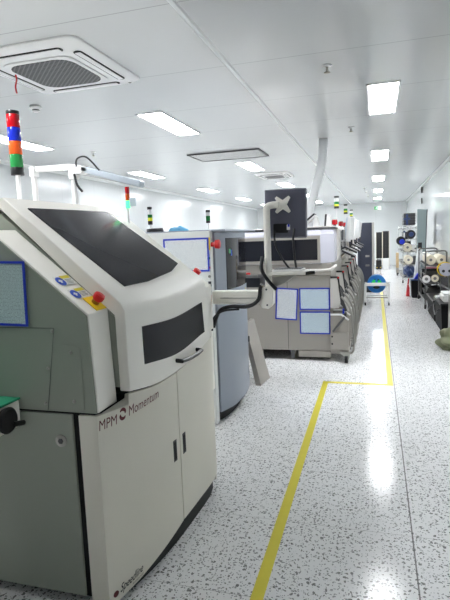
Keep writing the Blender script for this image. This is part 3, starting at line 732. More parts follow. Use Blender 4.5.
# ------------------------------------------------------------------ placement line
def placement_machine(y0, y1, label, first=False):
    t = thing('placement_machine', label, 'machine', (-1.4, (y0 + y1) / 2, 0), 'grey placement machines in the line')
    xl, xr = -2.35, -.53
    MB().box(xl, xr, y0, y1, .125, 1.05).build('body', M['warmgrey'], t, bevel=.006)
    MB().box(xl, xr + .01, y0 + .03, y1, 1.055, 1.2).build('shelf_band', M['warmgrey'], t, bevel=.006)
    MB().box(-1.056, -1.05, y0 - .001, y0 + .004, .13, 1.045).build('panel_seam', M['darkgrey'], t)
    MB().box(xl + .1, -.93, y0 + .7, y1 - .1, .03, .125).build('plinth', M['blackmetal'], t)
    MB().box(-.93, -.535, y0 - .01, y1 - .1, .045, .122).build('base_box', M['warmgrey'], t, bevel=.004)
    for x, y in ((-1.42, y0 + .05), (-1.42, y1 - .07)):
        f = MB().cyl((x, y, .02), (x, y, .126), .03, 14).build('foot', M['steel'], t)
        MB().lathe([(.07, 0), (.07, .014), (.032, .03)], (x, y, 0), seg=18).build('pad', M['darkgrey'], f)
    c = MB().lathe([(.02, -.022), (.062, -.022), (.062, .022), (.02, .022)], (-1.0, y0 + .05, .063), 'x', 20).build('caster', M['darkgrey'], t)
    MB().box(-1.033, -.967, y0 + .02, y0 + .08, .075, .125).build('caster_fork', M['steel'], c, bevel=.004)
    # hood over the near end with dark window and chamfered top
    h = MB()
    lo = [(xl + .1, y0), (-.635, y0), (-.49, y0 + .2), (-.49, y0 + .6), (xl + .1, y0 + .6)]; up = [(xl + .1, y0 + .07), (-.66, y0 + .07), (-.50, y0 + .25), (-.50, y0 + .6), (xl + .1, y0 + .6)]
    h.faces([(x, y, 1.2) for x, y in lo] + [(x, y, 1.55) for x, y in lo] + [(x, y, 1.614) for x, y in up], [(0, 1, 2, 3, 4), (10, 11, 12, 13, 14)] + [(k + o, (k + 1) % 5 + o, (k + 1) % 5 + o + 5, k + o + 5) for o in (0, 5) for k in range(5)])
    h = h.build('hood', M['lavender'], t, bevel=.008)
    MB().box(xl + .16, -.64, y0 - .006, y0 + .003, 1.205, 1.535).build('hood_front', M['warmgrey'], h, bevel=.004)
    MB().box(xl + .25, -.675, y0 - .009, y0 - .004, 1.245, 1.495).build('window', M['glass'], h)
    MB().prism([(xl + .12, y0 + .05), (-.65, y0 + .05), (-.475, y0 + .24), (-.475, y0 + .62), (xl + .12, y0 + .62)], 'z', 1.616, 1.634).build('hood_top', M['darkgrey'], h, bevel=.004)
    # main upper block behind the hood with a side gantry window
    MB().prism([(xl, 1.2), (xr + .05, 1.2), (xr + .08, 1.3), (xr + .08, 1.60), (xr + .03, 1.655), (xl, 1.655)], 'y', y0 + .6, y1).build('upper_block', M['warmlight'], t, bevel=.012)
    MB().prism([(xr + .081, 1.33), (xr + .085, 1.33), (xr + .085, 1.58), (xr + .081, 1.58)], 'y', y0 + .75, y1 - .3).build('side_window', M['glass'], t)
    MB().tube(arc([(-1.3, y0 - .03, 1.125), (-.72, y0 - .03, 1.118), (-.6, y0 - .03, 1.118), (-.52, y0 - .02, 1.13), (-.475, y0, 1.16), (-.47, y0 + .1, 1.165)], 6), .018, 12).build('rail', M['warmlight'], t)
    for yy, hgt in ((y0 + .1, .0), (y0 + 1.3, .0)):
        MB().cyl((-.52, y0 + .60 + yy - y0, 1.65), (-.52, y0 + .60 + yy - y0, 1.67), .02, 12).build('beacon_base', M['black'], t)
        MB().lathe([(.036, 1.67), (.038, 1.715), (.03, 1.735)], (-.52, y0 + .60 + yy - y0, 0), seg=18).build('red_beacon', M['redlens'], t)
    MB().box(xr + .08, xr + .095, y0 + 1.0, y0 + 1.3, 1.46, 1.60).build('vent_panel', M['darkgrey'], t, bevel=.003)
    tower(t, -.505, y0 + .85, 1.65, 1.885, [('black_base', M['black'], .03), ('yellow_lamp', M['yellowlens'], .025), ('green_lamp', M['greenlens'], .035), ('white_lamp', M['white'], .05), ('black_cap', M['black'], .025)], .032, .007)
    # operator displays hung on brackets at the aisle side
    for yy in (y1 - .05, y1 + .32)[:1 if not first else 1]:
        e = part('operator_panel', t, (-.40, yy, 1.6))
        mt = Matrix.Translation(Vector((-.385, yy, 1.61))) @ Matrix.Rotation(math.radians(7), 4, 'Y') @ Matrix.Rotation(math.radians(-14), 4, 'Z')
        MB().box(-.022, .03, -.11, .11, -.19, .19, mt).build('housing', M['whitepaint'], e, bevel=.015)
        MB().box(-.05, -.022, -.1, .1, -.175, .175, mt).build('blue_edge', M['clearblue'], e, bevel=.006)
        MB().tube([(-.5, yy, 1.45), (-.43, yy, 1.47), (-.40, yy, 1.55)], .018, 10).build('bracket', M['blackmetal'], e)
        MB().tube(arc([(-.46, yy - .1, 1.46), (-.45, yy - .12, 1.36), (-.40, yy - .12, 1.33), (-.36, yy - .1, 1.38), (-.36, yy - .05, 1.44)], 6), .014, 8).build('cable', M['cable'], e)
    for yy, zz in ((y0 + 1.05, 1.27), (y1 - .25, 1.30)):
        e = part('keypad', t, (-.38, yy, zz))
        mt = Matrix.Translation(Vector((-.36, yy, zz))) @ Matrix.Rotation(math.radians(27), 4, 'Y')
        MB().box(-.11, .10, -.13, .13, -.012, .012, mt).build('base', M['blackmetal'], e, bevel=.004)
        MB().box(-.10, .09, -.12, .12, .012, .018, mt).build('keys', M['inkgrey'], e, bevel=.002)
        MB().tube([(-.48, yy, zz - .05), (-.42, yy, zz + .01)], .014, 8).build('bracket', M['darksteel'], e)
    return t
LINE = [(6.2, 8.2), (8.35, 10.35), (10.5, 12.5)]
for (a, b_), lb in zip(LINE, ('grey placement machine with dark end window, first of the line', 'grey placement machine, middle one of the line along the aisle', 'grey placement machine, farthest of the line, by the dark cabinet')):
    placement_machine(a, b_, lb, a < 7)
# small tilted screens standing on the first placement machine
t = thing('tilted_screen', 'black-edged white screen lying tilted on top of the first placement machine', 'screen', (-.85, 6.95, 1.655))
mt = Matrix.Translation(Vector((-.86, 6.95, 1.752))) @ Matrix.Rotation(math.radians(-38), 4, 'Y')
MB().box(-.11, .11, -.1, .1, -.006, .016, mt).build('panel', M['blackmetal'], t, bevel=.004)
MB().box(-.10, .10, -.09, .09, -.03, -.006, mt).build('back_cover', M['white'], t, bevel=.004)
MB().prism([(-.8, 1.656), (-.72, 1.656), (-.745, 1.79), (-.79, 1.80)], 'y', 6.9, 7.0).build('stand', M['white'], t, bevel=.004)
t = thing('upright_screen', 'slim black and white screen standing upright on top of the first placement machine', 'screen', (-.6, 6.95, 1.655))
MB().prism([(-.655, 1.656), (-.63, 1.656), (-.615, 1.81), (-.64, 1.81)], 'y', 6.85, 7.05).build('panel', M['blackmetal'], t, bevel=.004)
MB().prism([(-.63, 1.656), (-.565, 1.656), (-.575, 1.80), (-.615, 1.81)], 'y', 6.85, 7.05).build('back_cover', M['white'], t, bevel=.004)
doc(-1.2, -.93, .51, .905, 6.198, M['paper'], 'left one of three blue framed sheets on the grey machine end', 3.5)
doc(-.905, -.535, .635, .905, 6.198, M['paperblue'], 'upper right one of three blue framed sheets on the grey machine end', 0)
doc(-.905, -.535, .335, .615, 6.198, M['paperblue'], 'lower right one of three blue framed sheets on the grey machine end', 0)

# feeder carts docked along the aisle side
def feeder_cart(y0, label):
    t = thing('feeder_cart', label, 'feeder cart', (-.42, y0 + .4, 0), 'feeder carts docked along the placement line')
    x0, x1 = -.526, -.315; L = .78
    prof = [(x0, .126), (x1, .126), (x1, .52), (-.40, .585), (x0, .585)]
    for y in (y0, y0 + .38, y0 + L - .02): 
        s = MB().prism(prof, 'y', y, y + .02).build('side_plate', M['warmgrey'], t, bevel=.004)
        MB().tube([(x0, y - .004, .587), (-.40, y - .004, .587), (x1, y - .004, .522)], .012, 8).build('edge_strip', M['white'], s)
        MB().tube([(-.50, y - .012, .38), (-.36, y - .012, .56)], .014, 8).build('stay', M['gunmetal'], s)
    MB().box(x0 - .002, x1 - .004, y0 - .012, y0 + .002, .16, .37).build('lower_cover', M['warmgrey'], t, bevel=.004)
    for z in (.23, .32): MB().box(x0 + .008, x0 + .026, y0 - .016, y0 - .012, z - .01, z + .01).build('latch', M['black'], t)
    MB().box(x0, x1 - .045, y0 + .03, y0 + L - .03, .16, .535).build('reel_box', M['gap'], t)
    MB().box(x0, x1, y0 + .02, y0 + L - .02, .1, .125).build('base', M['warmgrey'], t, bevel=.005)
    # upper bank: side cheek with black cap and a fan of feeders
    for y in (y0 + .03,):
        c = MB().prism([(x0, .66), (-.43, .66), (-.41, .72), (-.44, 1.0), (-.46, 1.02), (x0, 1.02)], 'y', y, y + .02).build('cheek', M['warmlight'], t, bevel=.003)
        MB().prism([(x0, 1.02), (-.45, 1.025), (-.44, 1.0), (-.41, .80), (-.40, .80), (-.425, 1.03), (-.44, 1.043), (x0, 1.045)], 'y', y - .006, y + .022).build('black_cap', M['black'], c)
    for k in range(6):
        y = y0 + .1 + k * .115
        f = MB().prism([(x0, .78), (-.47, .76), (-.39, .67), (-.37, .61), (-.34, .61), (-.37, .73), (-.44, .86), (x0, .93)], 'y', y, y + .03).build('feeder', M['blackmetal'] if k % 2 else M['darkgrey'], t, bevel=.003)
        MB().prism([(-.385, .735), (-.36, .70), (-.33, .60), (-.315, .61), (-.345, .74), (-.38, .77)], 'y', y + .008, y + .022).build('feeder_handle', M['warmlight'], f)
    for k in range(2):
        y = y0 + .03 + k * .42
        MB().tube(arc([(-.40, y, .80), (-.32, y, .70), (-.275, y + .01, .56), (-.265, y, .40), (-.255, y - .01, .26), (-.262, y - .01, .15), (-.30, y, .11), (-.36, y + .02, .125)], 6), .013, 8).build('hoop', M['steel'], t)
    for y in (y0 - .02, y0 + L - .06):
        c = MB().lathe([(.014, -.018), (.05, -.018), (.05, .018), (.014, .018)], (-.345, y, .051), 'x', 18).build('caster', M['rubber'], t)
        MB().prism([(-.42, .135), (-.30, .135), (-.31, .055), (-.345, .04), (-.37, .08)], 'y', y - .026, y + .026).build('caster_fork', M['steel'], c, bevel=.003)
    MB().box(-.385, -.365, y0 - .004, y0, .60, .66).build('blue_tag', M['frameblue'], t)
    MB().lathe([(.012, 0), (.012, -.006)], (-.43, y0 + .024, 1.03), 'y', 10).build('red_dot', M['red'], t)
    return t
fc = feeder_cart(6.14, 'grey feeder cart with hanging hoops docked nearest in the line')
for k, (dy, o) in enumerate(((.95, 'second nearest'), (2.15, 'third nearest'), (3.1, 'fourth nearest'), (4.3, 'fifth nearest'), (5.25, 'farthest'))):
    dup(fc, (0, dy, 0), 'grey feeder cart with hanging hoops, %s docked along the placement line' % o)

# flexible duct from ceiling to the line
b = MB(); pts = arc([(-.72, 7.6, 2.9), (-.74, 7.6, 2.6), (-.82, 7.6, 2.3), (-.88, 7.6, 2.1), (-.95, 7.6, 1.85), (-.95, 7.6, 1.66)], 14)
b.tube(pts, [.062 + .006 * (i % 2) for i in range(len(pts))], 18)
tag(b.build('flexible_duct', M['duct'], angle=80), 'silver flexible duct hanging from the ceiling onto the first placement machine', 'duct')

# dark cabinet at the end of the line, far racks and things near them
t = thing('control_cabinet', 'tall dark slate cabinet at the end of the placement line', 'cabinet', (-.28, 13.9, 0))
MB().box(-.455, -.10, 13.6, 14.5, .06, 1.80).build('body', M['cabinet'], t, bevel=.01)
MB().box(-.097, -.04, 13.59, 14.5, .06, 1.80).build('door_edge', M['warmlight'], t, bevel=.004)
MB().box(-.44, -.08, 13.65, 14.45, 0, .06).build('plinth', M['black'], t)
MB().box(-.38, -.375, 13.597, 13.601, .1, 1.75).build('panel_seam', M['black'], t)
MB().box(-.26, -.16, 13.585, 13.6, .92, .97).build('handle', M['steel'], t, bevel=.004)
MB().box(-.26, -.16, 13.585, 13.6, .68, .73).build('vent', M['inkgrey'], t, bevel=.004)
def far_cab(x0, x1, y0, y1, z1, label):
    t = thing('black_rack', label, 'rack', ((x0 + x1) / 2, y0, 0), 'black racks by the far wall')
    MB().box(x0, x1, y0, y1, .45, z1).build('body', M['blackmetal'], t, bevel=.006)
    n = 2
    for k in range(n): MB().box(x0 + .012 + k * (x1 - x0) / n, x0 - .012 + (k + 1) * (x1 - x0) / n, y0 - .012, y0, .48, z1 - .04).build('panel', M['black'], t, bevel=.003)
    b = MB(); b.box(x1 - .012, x1 + .006, y0 - .02, y0 + .02, .1, z1); b.box(x0 - .006, x0 + .012, y0 - .02, y0 + .02, .1, z1); b.build('frame', M['offwhite'], t)
    for x in (x0 + .06, x1 - .06):
        for y in (y0 + .06, y1 - .06):
            c = MB().lathe([(.02, -.025), (.07, -.025), (.07, .025), (.02, .025)], (x, y, .071), 'x', 16).build('caster', M['rubber'], t)
            MB().cyl((x, y, .1), (x, y, .45), .018, 8).build('leg', M['steel'], c)
far_cab(.0, .255, 22.4, 23.0, 1.54, 'narrow black rack on casters by the far wall, left of the wider one')
far_cab(.265, .53, 22.3, 23.0, 1.58, 'taller black rack on casters by the far wall, beside the narrow one')
t = thing('floor_box', 'white box on the floor under the far black racks', 'box', (.37, 21.95, 0))
MB().box(.26, .50, 21.8, 22.2, .0, .42).build('body', M['white'], t, bevel=.01)
MB().box(.25, .51, 21.79, 22.21, .42, .45).build('lid', M['white'], t, bevel=.006)
t = thing('equipment_case', 'black case on the floor beside the white box under the far racks', 'case', (.1, 21.9, 0))
MB().box(.0, .22, 21.8, 22.2, .02, .4).build('body', M['black'], t, bevel=.02)
MB().tube([(.06, 21.79, .4), (.06, 21.79, .44), (.16, 21.79, .44), (.16, 21.79, .4)], .012, 8).build('handle', M['darkgrey'], t)
for x in (.04, .18): MB().lathe([(.02, 0), (.02, -.01)], (x, 21.8, .1), 'y', 10).build('foot', M['yellow'], t)

# blue reel on its low floor stand
t = thing('reel_stand', 'low white floor stand on casters carrying the blue reel in the aisle', 'stand', (0, 11.3, 0))
for x in (-.22, .26):
    for y in (11.15, 11.5):
        l = MB().box(x - .02, x + .02, y - .02, y + .02, .07, .47).build('leg', M['whitepaint'], t, bevel=.004)
        MB().lathe([(.01, -.014), (.035, -.014), (.035, .014), (.01, .014)], (x, y, .036), 'x', 14).build('caster', M['rubber'], l)
    MB().box(x - .018, x + .018, 11.17, 11.48, .15, .19).build('side_rail', M['whitepaint'], t, bevel=.004)
MB().box(-.23, .27, 11.13, 11.17, .42, .485).build('crossbar', M['whitepaint'], t, bevel=.006)
MB().box(-.2, .24, 11.48, 11.52, .16, .19).build('crossbar', M['whitepaint'], t, bevel=.004)
MB().box(-.2, .24, 11.135, 11.165, .16, .185).build('crossbar', M['steel'], t, bevel=.004)
t = thing('cable_reel', 'blue reel with green and black windings resting on the low white stand', 'reel', (.01, 11.3, .25))
R_ = .19
b = MB(); b.lathe([(.11, 0), (R_, 0), (R_ + .004, .012), (R_, .024), (.11, .024)], (.01, 11.21, .455), 'y', 40, True)
for k in range(3):
    mt = Matrix.Translation(Vector((.01, 11.222, .455))) @ Matrix.Rotation(math.radians(90 + 120 * k), 4, 'Y'); b.box(-.125, -.02, -.012, .012, -.022, .022, mt)
b.build('flange', M['reelblue'], t, angle=40)
MB().lathe([(.11, 0), (R_, 0), (R_ + .004, .012), (R_, .024), (.11, .024)], (.01, 11.40, .455), 'y', 40, True).build('flange', M['reelblue'], t, angle=40)
MB().cyl((.01, 11.245, .455), (.01, 11.40, .455), .135, 28).build('winding', M['black'], t)
MB().cyl((.01, 11.19, .455), (.01, 11.42, .455), .035, 20).build('hub', M['reelblue'], t)
for a in (140, 30): 
    MB().lathe([(.035, 0), (.045, -.008), (.02, -.012)], (.01 + .075 * math.cos(math.radians(a)), 11.236, .455 + .075 * math.sin(math.radians(a))), 'y', 16).build('green_winding', M['exitgreen'], t)
MB().lathe([(R_ - .02, 0), (R_ + .006, 0), (R_ + .006, .016), (R_ - .02, .016)], (.01, 11.236, .455), 'y', 40, True).build('green_rim', M['green'], t)

# ------------------------------------------------------------------ right-hand side: racks, reels, bins, bag
def wire_rack(x0, x1, y0, y1, shelves, top, label, m='chrome', lip=True):
    t = thing('wire_rack', label, 'rack', ((x0 + x1) / 2, (y0 + y1) / 2, 0), 'wheeled racks along the right wall')
    for x in (x0, x1):
        for y in (y0, y1):
            p = MB().cyl((x, y, .09), (x, y, top), .014, 10).build('post', M[m], t)
            MB().lathe([(.012, -.016), (.05, -.016), (.05, .016), (.012, .016)], (x, y, .051), 'x', 16).build('caster', M['rubber'], p)
            MB().box(x - .02, x + .02, y - .02, y + .02, .055, .1).build('caster_fork', M['steel'], p)
    for z in shelves:
        b = MB()
        for a in ((x0, y0, x1, y0), (x1, y0, x1, y1), (x1, y1, x0, y1), (x0, y1, x0, y0)):
            b.tube([(a[0], a[1], z), (a[2], a[3], z)], .009, 8); b.tube([(a[0], a[1], z - .03), (a[2], a[3], z - .03)], .006, 6)
        n = int((y1 - y0) / .06)
        for k in range(1, n): y = y0 + (y1 - y0) * k / n; b.tube([(x0, y, z), (x1, y, z)], .004, 5)
        b.tube([((x0 + x1) / 2, y0, z - .006), ((x0 + x1) / 2, y1, z - .006)], .006, 6)
        b.build('shelf', M[m], t)
    b = MB()
    for y in (y0, y1): b.tube(arc([(x0, y, top - .05), (x0 + .01, y, top), (x0 + .06, y, top + .02), (x1 - .06, y, top + .02), (x1 - .01, y, top), (x1, y, top - .05)], 5), .014, 8)
    if lip:
        for x in (x0, x1): b.tube([(x, y0, top - .04), (x, y1, top - .04)], .01, 8)
    b.build('handle_rail', M[m], t)
    return t
def roll(x, y0, y1, z, r, m, label, name='film_roll', cat='roll', core=True, group='pale rolls and reels on the racks'):
    t = thing(name, label, cat, (x, (y0 + y1) / 2, z - r), group)
    MB().lathe([(r * .3, y0 + .01), (r * .34, y0), (r * .95, y0), (r, y0 + .01), (r, y1 - .01), (r * .95, y1), (r * .3, y1)], (x, 0, z), 'y', 28).build('winding', M[m], t, angle=50)
    if core: MB().lathe([(r * .3, y0 + .004), (r * .3, y0 + .02), (r * .12, y0 + .02), (r * .12, y0 + .004)], (x, 0, z), 'y', 20).build('core', M['inkgrey'], t)
    return t
# far rack
wire_rack(.77, 1.15, 16., 19.4, (.16, .55, .92, 1.3, 1.62), 1.68, 'tall wheeled rack with black crate on top, far along the right wall')
t = thing('plastic_crate', 'dark grey crate with blue straps on top of the tall far rack', 'crate', (.97, 16.6, 1.72))
MB().prism([(.80, 1.72), (1.12, 1.72), (1.125, 2.07), (.795, 2.07)], 'y', 16.2, 17.).build('body', M['darkgrey'], t, bevel=.02)
for k in range(4): MB().box(.79, 1.13, 16.185, 17.015, 1.75 + k * .08, 1.765 + k * .08).build('rib', M['blackmetal'], t)
MB().box(.86, .92, 16.17, 16.19, 1.73, 2.04).build('strap', M['bluebag'], t, bevel=.004)
MB().box(.80, .98, 16.165, 16.185, 1.88, 1.93).build('strap', M['bluebag'], t, bevel=.004)
t = thing('cable_drum', 'black drum with blue hub on the upper shelf of the tall far rack', 'drum', (1.0, 16., 1.31))
MB().lathe([(.05, 16.05), (.125, 16.05), (.13, 16.07), (.13, 16.09), (.09, 16.1), (.09, 16.25), (.13, 16.26), (.13, 16.3), (.05, 16.3)], (1.0, 0, 1.445), 'y', 28).build('drum', M['blackmetal'], t, angle=40)
MB().lathe([(.06, 16.03), (.07, 16.045), (.03, 16.05)], (1.0, 0, 1.445), 'y', 20).build('hub', M['bluebag'], t)
t = thing('navy_box', 'small navy box beside the black drum on the upper shelf of the tall far rack', 'box', (.84, 16.2, 1.31))
MB().box(.775, .835, 16.05, 16.4, 1.312, 1.56).build('body', M['bluebag'], t, bevel=.01)
MB().box(.785, .825, 16.045, 16.05, 1.36, 1.5).build('label_card', M['white'], t)
t = thing('black_drum', 'black drum with blue face hung on the aisle corner of the tall far rack', 'drum', (.72, 15.8, 1.1))
MB().lathe([(.05, 15.74), (.12, 15.74), (.13, 15.76), (.13, 15.94), (.05, 15.96)], (.70, 0, 1.27), 'y', 26).build('drum', M['black'], t, angle=40)
MB().lathe([(.065, 15.72), (.075, 15.74), (.04, 15.74)], (.73, 0, 1.24), 'y', 20).build('face', M['blue'], t)
MB().box(.66, .80, 15.78, 15.985, 1.11, 1.14).build('cradle', M['steel'], t)
roll(.90, 16.05, 16.8, 1.06, .125, 'offwhite', 'ivory roll on the middle shelf of the tall far rack, above another')
roll(1.12, 16.05, 16.7, 1.025, .09, 'white', 'white roll beside the ivory one on the middle shelf of the tall far rack')
roll(.93, 16.05, 16.8, .69, .125, 'offwhite', 'ivory roll on the low shelf of the tall far rack')
b = MB(); bmesh.ops.create_icosphere(b.bm, subdivisions=4, radius=1)
for v in b.bm.verts:
    n = 1 + .1 * math.sin(v.co.x * 8 + v.co.z * 5) + .08 * math.cos(v.co.y * 11)
    v.co = Vector((.96 + v.co.x * .165 * n, 16.3 + v.co.y * .28 * n, .35 + v.co.z * .175 * n))
tag(b.build('navy_bag', M['bluebag'], angle=80), 'crumpled navy film bag on the bottom shelf of the tall far rack', 'bag')
t = thing('cardboard_box', 'brown cardboard box at the far end of the tall rack, below the black drum', 'box', (.66, 18.9, .0))
MB().box(.68, .766, 18.75, 19.1, .28, .8).build('body', M['cardboard'], t, bevel=.004)
MB().box(.68, .766, 18.9, 18.93, .28, .804).build('tape_strip', M['offwhite'], t)
MB().box(.68, .766, 18.76, 19.08, .1, .278).build('trolley_base', M['steel'], t)
for y in (18.8, 19.04): MB().lathe([(.012, -.016), (.05, -.016), (.05, .016), (.012, .016)], (.72, y, .051), 'x', 16).build('caster', M['rubber'], t)
for x0, x1, y0, y1, z0, z1, mm, lb in ((.80, .96, 16.9, 17.5, 1.312, 1.52, 'blackmetal', 'black box behind the navy box on the upper shelf of the tall far rack'),
        (1.065, 1.135, 16.1, 16.6, .562, .80, 'darkgrey', 'dark grey box beside the ivory roll on the low shelf of the tall far rack'),
        (.80, 1.05, 16.95, 17.5, .932, 1.22, 'blackmetal', 'black box behind the rolls on the middle shelf of the tall far rack')):
    t = thing('storage_box', lb, 'box', ((x0 + x1) / 2, (y0 + y1) / 2, z0), 'boxes on the tall far rack')
    MB().box(x0, x1, y0, y1, z0, z1 - .03).build('body', M[mm], t, bevel=.008)
    MB().box(x0 - .004, x1 + .004, y0 - .004, y1 + .004, z1 - .03, z1).build('lid', M[mm], t, bevel=.006)
# tall board and film roll leaning behind
t = thing('tall_board', 'tall grey-green board standing against the right wall behind the near rack', 'board', (1.05, 13.3, 0))
MB().prism([(.95, 0), (1.10, 0), (1.16, 2.04), (.95, 2.06)], 'y', 13.1, 13.125).build('front_face', M['board'], t, bevel=.004)
MB().prism([(1.10, 0), (1.12, 0), (1.18, 2.04), (1.16, 2.04)], 'y', 13.1, 13.4).build('edge_fold', M['darkgrey'], t, bevel=.004)
MB().box(.97, 1.06, 13.085, 13.098, 1.08, 1.26).build('label_patch', M['blackmetal'], t)
t = thing('upright_roll', 'tall white film roll standing on the floor beside the grey-green board', 'roll', (.92, 12.8, 0))
MB().cyl((.87, 12.85, 0), (1.0, 12.9, 1.12), .06, 24).build('winding', M['sheetwhite'], t)
MB().cyl((1.0, 12.9, 1.12), (1.002, 12.9, 1.14), .025, 16).build('core', M['cardboard'], t)
# waste bin with red scoop between the racks
t = thing('waste_bin', 'open black bin with blue liner between the two right-hand racks', 'bin', (.88, 12.9, 0))
MB().prism([(.80, 0), (1.0, 0), (1.02, .40), (.78, .40)], 'y', 12.45, 12.75).build('body', M['blackbin'], t, bevel=.015)
MB().box(.775, 1.025, 12.44, 12.76, .40, .43).build('rim', M['bluebag'], t, bevel=.008)
MB().prism([(.84, .43), (.98, .43), (.99, .52), (.93, .56)], 'y', 12.5, 12.7).build('liner', M['blue'], t, bevel=.01)
t = thing('dustpan', 'red dustpan standing on the floor beside the black bin', 'dustpan', (.72, 12.9, 0))
MB().prism([(.69, .0), (.765, .0), (.765, .2), (.74, .28), (.72, .28)], 'y', 12.75, 12.95).build('pan', M['rednotice'], t, bevel=.006)
MB().cyl((.735, 12.85, .28), (.75, 12.85, .42), .014, 10).build('handle', M['rednotice'], t)
# near rack
wire_rack(.93, 1.31, 10.65, 12.25, (.16, .5, .86), 1.12, 'low wheeled rack with pale rolls on top, nearest rack on the right', 'gunmetal')
roll(1.03, 10.68, 11.5, .965, .095, 'offwhite', 'left ivory roll on the top shelf of the low rack')
roll(1.225, 10.68, 11.4, .965, .095, 'offwhite', 'right ivory roll on the top shelf of the low rack')
roll(1.04, 11.6, 12.2, .97, .10, 'white', 'pale roll behind the two ivory ones on the top shelf of the low rack')
t = thing('pink_wrap', 'flat pink wrapped bundle under the rolls at the front of the low rack', 'bundle', (1.03, 10.6, .78))
MB().box(.94, 1.14, 10.66, 10.9, .80, .825).build('wrap', M['pink'], t, bevel=.012)
MB().box(.95, 1.16, 10.67, 10.95, .745, .80).build('contents', M['black'], t, bevel=.006)
MB().prism([(1.14, .79), (1.22, .81), (1.24, .85), (1.16, .83)], 'y', 10.66, 10.9).build('white_flap', M['sheetwhite'], t, bevel=.006)
def tray(x, y, z, rx, ry, label, m='greytray'):
    t = thing('parts_tray', label, 'tray', (x, y, z), 'grey parts trays on the low rack')
    mt = Matrix.Translation(Vector((x, y, z + .07))) @ Matrix.Rotation(math.radians(ry), 4, 'Y') @ Matrix.Rotation(math.radians(rx), 4, 'X') @ Matrix.Scale(1.25, 4)
    MB().box(-.12, .12, -.2, .2, -.01, .0, mt).build('bottom', M[m], t)
    b = MB(); b.box(-.125, -.115, -.2, .2, -.01, .06, mt); b.box(.115, .125, -.2, .2, -.01, .06, mt); b.box(-.125, .125, -.205, -.195, -.01, .06, mt); b.box(-.125, .125, .195, .205, -.01, .06, mt)
    b.build('rim', M[m], t)
tray(1.11, 10.95, .60, 0, 30, 'grey tray propped steeply at the left front of the low rack')
tray(1.13, 11.465, .56, 0, -18, 'grey tray tilted toward the aisle behind the propped one on the low rack')
tray(1.11, 10.95, .22, 0, 22, 'grey tray slanted on the bottom shelf of the low rack')
tray(1.13, 11.465, .2, 0, -12, 'grey tray tilted toward the aisle on the bottom shelf of the low rack')
def small_reel(x, y, z, r, label, m='white'):
    t = thing('component_reel', label, 'reel', (x, y, z - r), 'small component reels on the low rack')
    MB().lathe([(r * .3, 0), (r, 0), (r, .006), (r * .6, .008), (r * .6, .026), (r, .028), (r, .034), (r * .3, .034)], (x, y, z), 'y', 26).build('flange', M[m], t, angle=40)
    MB().lathe([(r * .42, -.004), (r * .42, 0), (r * .15, 0)], (x, y, z), 'y', 18).build('hub', M['inkgrey'], t)
small_reel(.945, 10.60, .60, .075, 'small white reel at the left post of the low rack')
small_reel(1.10, 10.59, .61, .07, 'small ivory reel right of the white one on the low rack', 'offwhite')
small_reel(1.19, 10.6, .66, .06, 'small grey reel in the middle of the low rack', 'inkgrey')
t = thing('yellow_rimmed_reel', 'pale lilac reel with bright yellow rim leaning on the front of the low rack', 'reel', (1.24, 10.4, 0))
MB().lathe([(.05, 10.46), (.125, 10.46), (.125, 10.48), (.05, 10.48)], (1.285, 0, .79), 'y', 32).build('flange', M['lavender'], t, angle=40)
MB().lathe([(.123, 10.48), (.138, 10.48), (.138, 10.56), (.123, 10.56)], (1.265, 0, .795), 'y', 36, True).build('rim', M['yellow'], t, angle=40)
for dx, dz in ((-.05, -.03), (.06, -.03)): MB().lathe([(.028, 10.46), (.028, 10.457)], (1.285 + dx, 0, .79 + dz), 'y', 16).build('hole', M['black'], t)
MB().box(1.19, 1.32, 10.46, 10.58, .0, .63).build('stand', M['darkgrey'], t, bevel=.01)
for x0, x1, y0, y1, z0, z1, mm, lb in ((.95, 1.12, 11.74, 12.2, .51, .72, 'blackmetal', 'black box behind the trays on the middle shelf of the low rack'),
        (.95, 1.15, 11.74, 12.2, .17, .42, 'blackbin', 'black box behind the trays on the bottom shelf of the low rack'),
        (1.16, 1.29, 11.74, 12.2, .51, .74, 'darkgrey', 'dark grey box at the wall side of the middle shelf of the low rack')):
    t = thing('storage_box', lb, 'box', ((x0 + x1) / 2, (y0 + y1) / 2, z0), 'boxes on the low rack')
    MB().box(x0, x1, y0, y1, z0, z1 - .03).build('body', M[mm], t, bevel=.008)
    MB().box(x0 - .004, x1 + .004, y0 - .004, y1 + .004, z1 - .03, z1).build('lid', M[mm], t, bevel=.006)
# black bins in front
def bin_at(x0, x1, y0, y1, h, label):
    t = thing('storage_bin', label, 'bin', ((x0 + x1) / 2, (y0 + y1) / 2, 0), 'black bins on the floor by the racks')
    MB().prism([(x0 + .02, 0), (x1 - .02, 0), (x1, h), (x0, h)], 'y', y0, y1).build('body', M['blackbin'], t, bevel=.015)
    MB().box(x0 - .012, x1 + .012, y0 - .012, y1 + .012, h, h + .03).build('lid', M['black'], t, bevel=.008)
    MB().tube(arc([(x0 - .004, y0 + .12, h - .06), (x0 - .04, y0 + .16, h - .1), (x0 - .04, (y0 + y1) / 2, h - .2), (x0 - .03, y1 - .16, h - .1), (x0 - .004, y1 - .12, h - .06)], 6), .008, 8).build('handle', M['darkgrey'], t)
bin_at(.93, 1.22, 8.1, 9.0, .42, 'black lidded bin with white unit on top, nearest on the right')
bin_at(.93, 1.2, 9.15, 10.3, .33, 'black lidded bin between the front bin and the low rack')
t = thing('slanted_cover', 'dark grey slanted cover plate over the black bins in front of the low rack', 'cover', (1.25, 9.6, 0))
MB().prism([(1.1, .56), (1.33, .42), (1.33, .44), (1.1, .58)], 'y', 9.3, 10.35).build('plate', M['darkgrey'], t, bevel=.004)
for y in (9.35, 10.3): MB().box(1.28, 1.31, y - .015, y + .015, 0, .445).build('leg', M['darksteel'], t)
t = thing('white_unit', 'rounded white plastic unit on top of the nearest black bin', 'device', (1.13, 8.5, .45))
